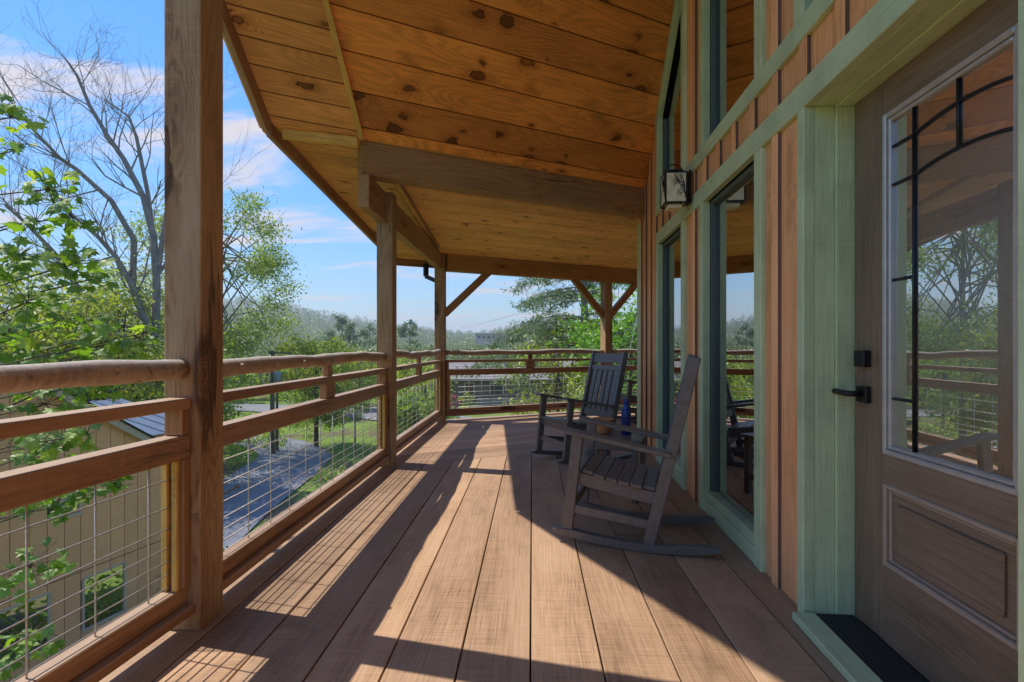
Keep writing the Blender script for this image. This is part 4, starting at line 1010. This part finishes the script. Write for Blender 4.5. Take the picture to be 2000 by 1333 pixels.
for (x, y, d, l) in ((668, 620, 130, 'tall pine on the skyline left of the notched post'), (684, 632, 128, 'shorter pine beside the tall skyline pine'), (722, 630, 135, 'skyline pine touching the notched post'), (800, 628, 110, 'round topped skyline pine between the two far posts'), (640, 645, 140, 'low skyline pine above the railing middle')):
    tp_ = px(x, y, d); b = gp(tp_.x, tp_.y); far_pine(b, tp_.z-b[2], l)

# foreground maple: every large leaf its own piece, the rest one mass
def maple_leaf(seed):
    r_ = random.Random(seed); out = []
    ctrl = [(0, 0.0), (0.10, 0.10), (0.34, 0.02), (0.30, 0.20), (0.52, 0.36), (0.32, 0.46), (0.30, 0.62), (0.13, 0.62), (0.0, 1.0)]
    pts = [(x+r_.uniform(-.02, .02), y+r_.uniform(-.02, .02)) for x, y in ctrl[1:-1]]
    right = pts; left = [(-x, y) for x, y in reversed(pts)]
    bm = bmesh.new(); c0 = bm.verts.new((0, 0, 0)); tip = bm.verts.new((0, 1.0, -0.06)); mid = bm.verts.new((0, 0.40, 0.03))
    f = lambda p: bm.verts.new((p[0], p[1], 0.02-0.55*p[0]*p[0]-0.05*abs(p[0])-0.12*(p[1]-0.4)**2+r_.uniform(-.02, .02)))
    rv = [f(p) for p in right]; lv = [f(p) for p in left]
    ring = [c0]+rv+[tip]+lv
    for a, b in zip(ring, ring[1:]+ring[:1]):
        bm.faces.new((mid, a, b))
    s0, s1, s2 = bm.verts.new((-.008, 0, 0)), bm.verts.new((.008, 0, 0)), bm.verts.new((0, -0.45, 0.05)); bm.faces.new((s0, s1, s2))
    bmesh.ops.recalc_face_normals(bm, faces=bm.faces[:])
    me = bm_mesh(bm, 'maple_leaf'); me.materials.append(L_maple)
    return me
LV = [maple_leaf(s) for s in range(4)]
mb = Vector(gp(-6.0, 3.2)); maple = empty('maple_tree', tuple(mb), 'maple with large bright green leaves reaching in beside the near railing', 'tree')
clusters = [(20, 230, 42, 12), (28, 295, 36, 8), (95, 370, 48, 18), (140, 425, 36, 12), (70, 430, 52, 12), (35, 500, 52, 16), (130, 520, 50, 16), (182, 545, 26, 7), (55, 590, 60, 22), (120, 625, 52, 12), (15, 650, 34, 12), (205, 650, 36, 10), (245, 668, 30, 11), (285, 650, 20, 4),
            (60, 690, 52, 14), (165, 695, 34, 6), (40, 740, 52, 12), (150, 745, 56, 12), (90, 790, 52, 13), (205, 745, 34, 7), (30, 850, 42, 11), (120, 862, 42, 10), (170, 850, 22, 5), (70, 885, 34, 6), (18, 985, 26, 6), (50, 960, 34, 6), (110, 990, 20, 6), (160, 960, 26, 9), (228, 938, 20, 8), (60, 1105, 42, 9), (102, 1115, 16, 4), (10, 1120, 18, 4), (62, 1235, 42, 8), (30, 1290, 34, 6)]
bsg = []; allv = []; lr_ = random.Random(12); trunk_top = np.array([-6.0, 3.2, 3.2])
bsg += [(np.array(mb), np.array([-6.0, 3.2, -1.5]), .16, .12), (np.array([-6.0, 3.2, -1.5]), trunk_top, .12, .05)]
for (cx_, cy2, sp, nl) in clusters:
    d = lr_.uniform(2.9, 3.9); c = np.array(px(cx_, cy2, d))
    z0 = min(max(c[2]-1.3, -4.5), 3.0); s = np.array([-6.0, 3.2, z0]); pv, pr = s, 0.016
    k1, k2 = lr_.gauss(0, .22), lr_.uniform(.15, .45)
    for q1 in range(1, 9):
        u1 = q1/8; nx_ = s*(1-u1)+c*u1+np.array([0, k1, k2])*4*u1*(1-u1)*0.5+np.array([0, lr_.gauss(0, .02), lr_.gauss(0, .025)])*(q1 < 8)
        bsg.append((pv, nx_, pr, pr*.85)); pv, pr = nx_, pr*.85
    for _ in range(int(nl*1.8)):
        p = c+np.array([lr_.gauss(0, 1), lr_.gauss(0, 0.9), lr_.gauss(0, 0.8)])*sp*0.55*d/1000
        n_ = Vector((lr_.gauss(0.25, .5), lr_.gauss(-.35, .5), lr_.uniform(.35, 1.0))).normalized(); dn = Vector((lr_.gauss(0, 1), lr_.gauss(-.3, 1), lr_.gauss(-.75, .35)))
        y = (dn-n_*dn.dot(n_)).normalized(); x = y.cross(n_); s_ = lr_.uniform(.070, .125)
        M = Matrix((x*s_, y*s_, n_*s_)).transposed().to_4x4(); M.translation = Vector(p)
        bsg.append((c, p-np.array(y)*s_*0.45, .0022, .0012)); allv.append((s_, M))
V, F = tubes(bsg, 6); mobj('branch', fast_mesh('branch', V-np.array(mb), F, True), Matrix.Translation(mb), maple, M_bark2)
allv.sort(key=lambda a: -a[0])
for k, (s_, M) in enumerate(allv[:295]): mobj('leaf', LV[k % 4], M, maple)
bm = bmesh.new()
for k, (s_, M) in enumerate(allv[295:]):
    b2 = bmesh.new(); b2.from_mesh(LV[k % 4]); b2.transform(M); tmp = bpy.data.meshes.new('t'); b2.to_mesh(tmp); b2.free(); bm.from_mesh(tmp); bpy.data.meshes.remove(tmp)
o = mobj('leaves', bm_mesh(bm, 'leaves'), None, maple, L_maple); o['kind'] = 'stuff'

# far woods on the hills and along the valley
def woods(n, rmin, rmax, azr, h0, h1, q, seed, ok=None, lsz=0.1):
    rs = np.random.RandomState(seed)
    Rw = rmin*(rmax/rmin)**rs.rand(n); az = rs.uniform(azr[0], azr[1], n); x, y = Rw*np.sin(az), Rw*np.cos(az)
    if ok is not None:
        kk = ok(x, y, Rw, az); x, y, Rw = x[kk], y[kk], Rw[kk]
    n = len(x); h = rs.uniform(h0, h1, n)*(1+0.25*np.clip(Rw/500, 0, 2))*(1 if rmax < 300 else 0.42+0.58*np.clip((Rw-170)/500, 0, 1)); z = ground_z(x, y)
    u = rs.normal(size=(n, q, 3)); u /= np.linalg.norm(u, axis=2, keepdims=True); u *= rs.uniform(.55, 1.0, (n, q, 1))
    c = np.stack([x, y, z+h*0.58], -1)
    pos = c[:, None]+u*np.stack([h*.34, h*.34, h*.44], -1)[:, None]
    s = np.repeat(h*lsz, q)[:, None]; pos = pos.reshape(-1, 3); m = len(pos)
    ax = rs.normal(size=(m, 3)); ax /= np.linalg.norm(ax, axis=1, keepdims=True); b = np.cross(ax, rs.normal(size=(m, 3))); b /= np.linalg.norm(b, axis=1, keepdims=True)
    Vq = np.stack([pos-ax*s*.6, pos+b*s*.45, pos+ax*s*.6, pos-b*s*.45], 1).reshape(-1, 3)
    at = np.clip(np.repeat(rs.rand(n)*0.75, q)+rs.rand(m)*0.25, 0, 1)
    return Vq, np.arange(4*m).reshape(m, 4), at
okf = lambda x, y, Rw, az: ~((Rw < 95) & (np.abs(az) < 0.12)) & ~((az > -0.55) & (az < -0.2) & (Rw < 72))
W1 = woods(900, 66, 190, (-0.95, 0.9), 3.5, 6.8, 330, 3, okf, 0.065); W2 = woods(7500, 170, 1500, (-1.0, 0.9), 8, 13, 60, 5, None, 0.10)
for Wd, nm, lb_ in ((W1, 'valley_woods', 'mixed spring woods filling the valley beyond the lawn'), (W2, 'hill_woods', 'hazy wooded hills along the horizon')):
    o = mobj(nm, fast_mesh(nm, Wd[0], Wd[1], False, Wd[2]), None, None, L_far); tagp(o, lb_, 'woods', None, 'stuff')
# undergrowth near the cabin
def scrub(n, area, h, size, seed):
    rs = np.random.RandomState(seed); x = rs.uniform(area[0], area[1], n); y = rs.uniform(area[2], area[3], n); cl = np.sin(x*0.7+1)*np.sin(y*0.6)+np.sin(x*1.9+y*1.3)*.5
    k = cl > 0.1; x, y = x[k], y[k]; z = ground_z(x, y)+rs.rand(len(x))**1.7*h*(0.4+0.6*np.clip(cl[k], 0, 1))
    return leaf_quads(np.stack([x, y, z], -1), size)
for (nm, lb_, a, hh, s, n) in (('undergrowth', 'low green undergrowth beside the driveway', (-24, -14.6, 16, 46), 1.5, 0.2, 22000), ('undergrowth', 'green undergrowth between the driveway and the far house', (-8.6, 1.5, 9, 33), 1.4, 0.18, 22000), ('undergrowth', 'undergrowth below the cabin corner', (0.5, 14, 12, 40), 2.2, 0.2, 26000), ('undergrowth', 'weeds in front of the tan house', (-9.4, -6.4, 5, 14), 0.7, 0.12, 5000)):
    V, F = scrub(n, a, hh, s, len(lb_)); o = mobj(nm, fast_mesh(nm, V, F, False, np.random.rand(len(F))), None, None, L_yel if 'weeds' in lb_ or 'far' in lb_ else L_mid); tagp(o, lb_, 'plants', None, 'stuff')

# ---------------------------------------------------------------- neighbouring tan house
ND = Vector((0.291, 1, 0)).normalized(); NN = Vector((ND.y, -ND.x, 0))       # along wall, outwards (to us)
def Np(d, o, z): return Vector((-12.2+0.291*d, d, z)) + NN*o
nk = math.sqrt(1+0.291**2)
M_tan = paint('tan_house_paint', (0.82, 0.445, 0.215), 0.7, 0.06, 0.5); M_tantrim = paint('pale_tan_trim', (0.55, 0.45, 0.34), 0.6, 0.06, 0.3)
M_metal = plain('blue_grey_metal_roof', (0.17, 0.215, 0.28), 0.4, 0.3, 0.1, 2)
nh = empty('neighbouring_house', tuple(Np(10.5, 0, GZ)), 'tan panelled house with metal roof below the near railing', 'house')
MN = Matrix((UP, -ND, NN)).transposed().to_4x4(); MN.translation = Np(0, 0, 0)
rake = lambda d: -0.47-0.68*(d-11.2)*nk
gr0 = 5.2
ws = [(9.35, 10.2, -4.85, -3.80), (10.80, 11.64, -4.85, -3.80), (10.35, 10.75, -2.35, -2.05)]
for k in range(29):
    a = gr0+k*0.2926; b = a+0.2926
    for (z0, z1) in ((GZ-0.3, -3.62), (-3.60, 3.0)):
        sp_ = [(z0, z1)]
        for (wa, wb, wz0, wz1) in ws:
            if wb > a+0.05 and wa < b-0.05: sp_ = [s for t in sp_ for s in ((t[0], min(t[1], wz0)), (max(t[0], wz1), t[1])) if s[1]-s[0] > 0.02]
        for (y0, y1) in sp_:
            s0, s1 = -(b-0.012)*nk, -a*nk
            poly = [(y0, s0), (y1, s0), (y1, s1), (y0, s1)]
            poly = clip(poly, 1, -0.68, -0.47+0.68*11.2*nk)       # right rake   z + .68*s' <= ...
            poly = clip(poly, 1, 0.68, -0.47+0.68*(11.2-2*9.0)*nk+2*0) if False else poly
            if len(poly) >= 3: plank('wall_board', poly, MN, 0.02, M_tan, nh, 0.002)
plank('wall_backing', clip([(GZ-0.3, -13.66*nk), (3.0, -13.66*nk), (3.0, -gr0*nk), (GZ-0.3, -gr0*nk)], 1, -0.68, -0.47+0.68*11.2*nk-0.03), MN @ Matrix.Translation((0, 0, -0.05)), 0.045, plain('dark_groove', (0.07, 0.05, 0.035), 0.9), nh, 0)
for (wa, wb, z0, z1) in ws:
    wf = bar('window', Np(wa-0.02, 0.012, z0-0.03), Np(wb+0.02, 0.012, z0-0.03), 0.05, 0.06, UP, M_tantrim, nh)
    bar('frame', Np(wa-0.02, 0.012, z1+0.02), Np(wb+0.02, 0.012, z1+0.02), 0.05, 0.05, UP, M_tantrim, wf)
    for dd in (wa, wb): bar('frame', Np(dd, 0.012, z0), Np(dd, 0.012, z1), 0.05, 0.045, NN, M_tantrim, wf)
    plank('pane', [(z0, -wb*nk), (z1, -wb*nk), (z1, -wa*nk), (z0, -wa*nk)], MN @ Matrix.Translation((0, 0, 0.004)), 0.004, M_glass, wf, 0)
a_, b_ = Np(5.5, 0.12, rake(5.5)+0.03), Np(13.9, 0.12, rake(13.9)+0.03)
bar('rake_board', a_, b_, 0.04, 0.16, UP, M_tantrim, nh); bar('rake_edge', a_+UP*0.10-NN*0.1, b_+UP*0.10-NN*0.1, 0.3, 0.04, UP, M_black, nh)
w0_, w1_ = Np(11.2, -1.3, -1.25), Np(14.9, -1.3, -1.25); sl = (-NN*3.4+UP*0.72)
nb_ = 9
for i in range(nb_):
    p = w0_+(w1_-w0_)*(i/nb_); q_ = w0_+(w1_-w0_)*((i+1)/nb_)
    bm = bmesh.new(); vs_ = [bm.verts.new(v) for v in (p, q_, q_+sl, p+sl)]; bm.faces.new(vs_)
    r = bmesh.ops.extrude_face_region(bm, geom=bm.faces[:]); bmesh.ops.translate(bm, verts=[v for v in r['geom'] if isinstance(v, bmesh.types.BMVert)], vec=(0, 0, -0.03)); bmesh.ops.recalc_face_normals(bm, faces=bm.faces[:])
    mobj('roof_panel', bm_mesh(bm, 'roof_panel'), None, nh, M_metal)
    bar('roof_seam', p+UP*0.012, p+sl+UP*0.012, 0.03, 0.035, UP, M_metal, nh, 0)
bar('wing_wall', Np(11.3, -1.5, -3.6), Np(14.3, -1.5, -3.6), 0.2, 4.6, UP, M_tan, nh, 0)

# ---------------------------------------------------------------- far house
fh = px(1010, 776, 60); FZ = float(ground_z(fh.x, fh.y))
farh = empty('far_house', (fh.x, fh.y, FZ), 'low olive house with long grey roof beyond the far railing', 'house')
M_olive = paint('olive_siding', (0.20, 0.17, 0.115), 0.8, 0.08, 0.3); M_fr = plain('grey_pink_shingle', (0.27, 0.235, 0.23), 0.9, 0, 0.15, 1.5)
hx0, hx1, hy = px(850, 776, 60).x, px(1215, 776, 60).x, 60.0
for k in range(9): bar('siding_course', (hx0, hy-0.01*(k % 2), FZ+0.15+k*0.32), (hx1, hy-0.01*(k % 2), FZ+0.15+k*0.32), 0.2, 0.315, UP, M_olive, farh, 0.01)
ez = px(1000, 741, 59).z; rz = px(1000, 703, 64).z
for k in range(8):
    t0_, t1_ = k/8, (k+1)/8
    bm = bmesh.new(); y0_, y1_ = 59+5.5*t0_, 59+5.5*t1_+0.05; z0_, z1_ = ez+(rz-ez)*t0_, ez+(rz-ez)*t1_
    vs_ = [bm.verts.new(v) for v in ((hx0-.5, y0_, z0_+.03), (hx1+.5, y0_, z0_+.03), (hx1+.5, y1_, z1_), (hx0-.5, y1_, z1_))]; bm.faces.new(vs_)
    mobj('roof_course', bm_mesh(bm, 'roof_course'), None, farh, M_fr)
bar('fascia', (hx0-.5, 58.95, ez-0.08), (hx1+.5, 58.95, ez-0.08), 0.06, 0.2, UP, M_tantrim, farh, 0)
M_wtrim = plain('cream_trim', (0.55, 0.48, 0.35), 0.6)
def fdoor(xp, wd, z0, z1, nm, mat):
    x = px(xp, 700, 59.8).x; dd = bar(nm, (x, 59.84, FZ+z0), (x, 59.84, FZ+z1), wd, 0.06, (0, -1, 0), mat, farh, 0)
    for s in (-1, 1): bar('frame', (x+s*(wd/2+.06), 59.83, FZ+z0), (x+s*(wd/2+.06), 59.83, FZ+z1+.12), 0.12, 0.1, (0, -1, 0), M_wtrim, dd, 0)
    bar('frame', (x-wd/2, 59.83, FZ+z1+.06), (x+wd/2, 59.83, FZ+z1+.06), 0.1, 0.12, UP, M_wtrim, dd, 0)
M_fdoor = plain('brown_panel_door', (0.10, 0.06, 0.035), 0.5); M_fwin = plain('dark_window_pane', (0.03, 0.035, 0.04), 0.1)
fdoor(917, 0.95, 0.15, 2.15, 'door', M_fdoor); fdoor(970, 1.4, 0.9, 2.1, 'window', M_fwin); fdoor(1060, 1.4, 0.9, 2.1, 'window', M_fwin); fdoor(1120, 1.4, 0.9, 2.1, 'window', M_fwin)
for k, (xp, w_) in enumerate(((1010, 9), (1010, 10.5))):
    x = px(xp, 700, 57).x
    o = bar('retaining_wall', (x-w_/2, 57.5-k*2.2, FZ+0.2-k*0.5), (x+w_/2, 57.5-k*2.2, FZ+0.2-k*0.5), 0.3, 0.8-k*0.2, UP, gravelmat('grey_block', (0.22, 0.215, 0.21)), None, 0.02)
    tagp(o, ['upper grey retaining wall in front of the olive house', 'lower grey retaining wall in front of the olive house'][k], 'wall')
tree('azalea_bush', 'pink flowering azalea in front of the olive house', (px(887, 786, 52).x, 52, FZ+0.1), 1.5, 0.75, 14, 700, 0.16, leafmat('azalea_pink', (0.30, 0.03, 0.10), (0.55, 0.07, 0.22), None, 0.2), M_bark2, 0.04, 'bush', None, 0.5, 0.4)
tree('round_shrub', 'round yellow-green shrub by the olive house door', (px(908, 780, 52).x, 52, FZ+0.1), 1.9, 0.8, 14, 900, 0.14, L_yel, M_bark2, 0.04, 'bush', None, 0.5, 0.42)
# hotel-like block on the skyline
hb = px(970, 659, 300)
ho = empty('hilltop_building', tuple(hb), 'long pale flat roofed building on the wooded skyline', 'building')
M_hot = plain('pale_concrete', (0.42, 0.38, 0.34), 0.8)
bar('wall', hb+Vector((-12, 0, -3)), hb+Vector((12, 0, -3)), 8, 9, UP, M_hot, ho, 0); bar('roof', hb+Vector((-12.6, 0, 1.8)), hb+Vector((12.6, 0, 1.8)), 9, 0.6, UP, M_fr, ho, 0)
for k in range(8): bar('window', hb+Vector((-11+k*2.9, -4.05, 0)), hb+Vector((-9.3+k*2.9, -4.05, 0)), 0.1, 1.3, UP, M_fwin, ho, 0)

# ---------------------------------------------------------------- poles, wires, fence
M_pole = barkmat('weathered_pole', (0.16, 0.135, 0.11), (0.25, 0.22, 0.19), 3)
def pole(p, top, r, label, trans=False):
    p = Vector(p); t = empty('utility_pole', tuple(p), label, 'pole', 'utility poles')
    mobj('shaft', bm_mesh(path_tube([(0, 0, -0.3), (0, 0, (top-p.z)/2), (0, 0, top-p.z)], [r, r*.85, r*.7], 10), 'shaft', True), Matrix.Translation(p), t, M_pole)
    if trans:
        mobj('transformer', bm_mesh(lathe([(0, 0), (0.2, 0.0), (0.22, 0.05), (0.22, 0.62), (0.18, 0.70), (0.06, 0.74), (0, 0.74)], 18), 'transformer', True), Matrix.Translation((p.x+0.36, p.y-0.1, top-2.0)), t, plain('grey_transformer', (0.3, 0.32, 0.34), 0.4, 0.3))
        bar('crossarm', (p.x-0.2, p.y-0.12, top-0.15), (p.x+1.1, p.y-0.12, top-0.15), 0.09, 0.1, UP, M_pole, t, 0)
    return t
pl = px(532, 685, 31); pole(gp(pl.x, pl.y), pl.z, 0.15, 'utility pole with grey transformer beside the lawn', True)
pl2 = px(541, 765, 32); pole(gp(pl2.x, pl2.y), pl2.z, 0.10, 'short dark pole standing right beside the transformer pole')
M_cable = plain('pale_cable', (0.5, 0.5, 0.5), 0.4, 0.3)
def cable(a, b, sag, label, r=0.018):
    pts = [a.lerp(b, i/16)-UP*sag*4*(i/16)*(1-i/16) for i in range(17)]
    o = mobj('overhead_wire', bm_mesh(path_tube([p-a for p in pts], r, 6), 'overhead_wire', True), Matrix.Translation(a), None, M_cable); tagp(o, label, 'wire', 'overhead wires')
cable(px(900, 640, 44), px(1330, 505, 17), 0.25, 'upper overhead wire crossing in front of the pine', .016)
cable(px(980, 655, 44), px(1330, 560, 17), 0.25, 'lower overhead wire crossing below the pine boughs', .014)
cable(px(1150, 690, 30), px(1330, 570, 15), 0.2, 'overhead wire passing behind the far braced post', .012)
cable(px(1262, 540, 14), px(1205, 800, 15), 0.0, 'pale taut guy wire beside the cabin corner', .012)
gr_ = empty('guard_rail', gp(-12.6, 22.4), 'short dark fence section at the driveway edge', 'fence')
ga, gb_ = px(424, 972, 22), px(463, 952, 23.5)
for z in (0, -0.42): bar('rail', ga+UP*z, gb_+UP*z, 0.05, 0.12, UP, M_beam, gr_)
for p in (ga, gb_): bar('post', Vector(gp(p.x, p.y)), p+UP*0.08, 0.12, 0.12, ND, M_beam, gr_)
# ---------------------------------------------------------------- haze in the valley air
hz = NT('valley_haze'); vol = hz.n('ShaderNodeVolumePrincipled', {'Color': (0.80, 0.88, 1.0, 1), 'Density': 0.0006, 'Anisotropy': 0.2}); hz.t.links.new(vol.outputs[0], hz.out.inputs['Volume'])
o = mobj('haze', bm_mesh(box_bm(5600, 5600, 110, 0, 1, (0, 0, 42)), 'haze'), None, None, hz.m); tagp(o, 'pale blue haze in the valley air', 'haze', None, 'stuff')
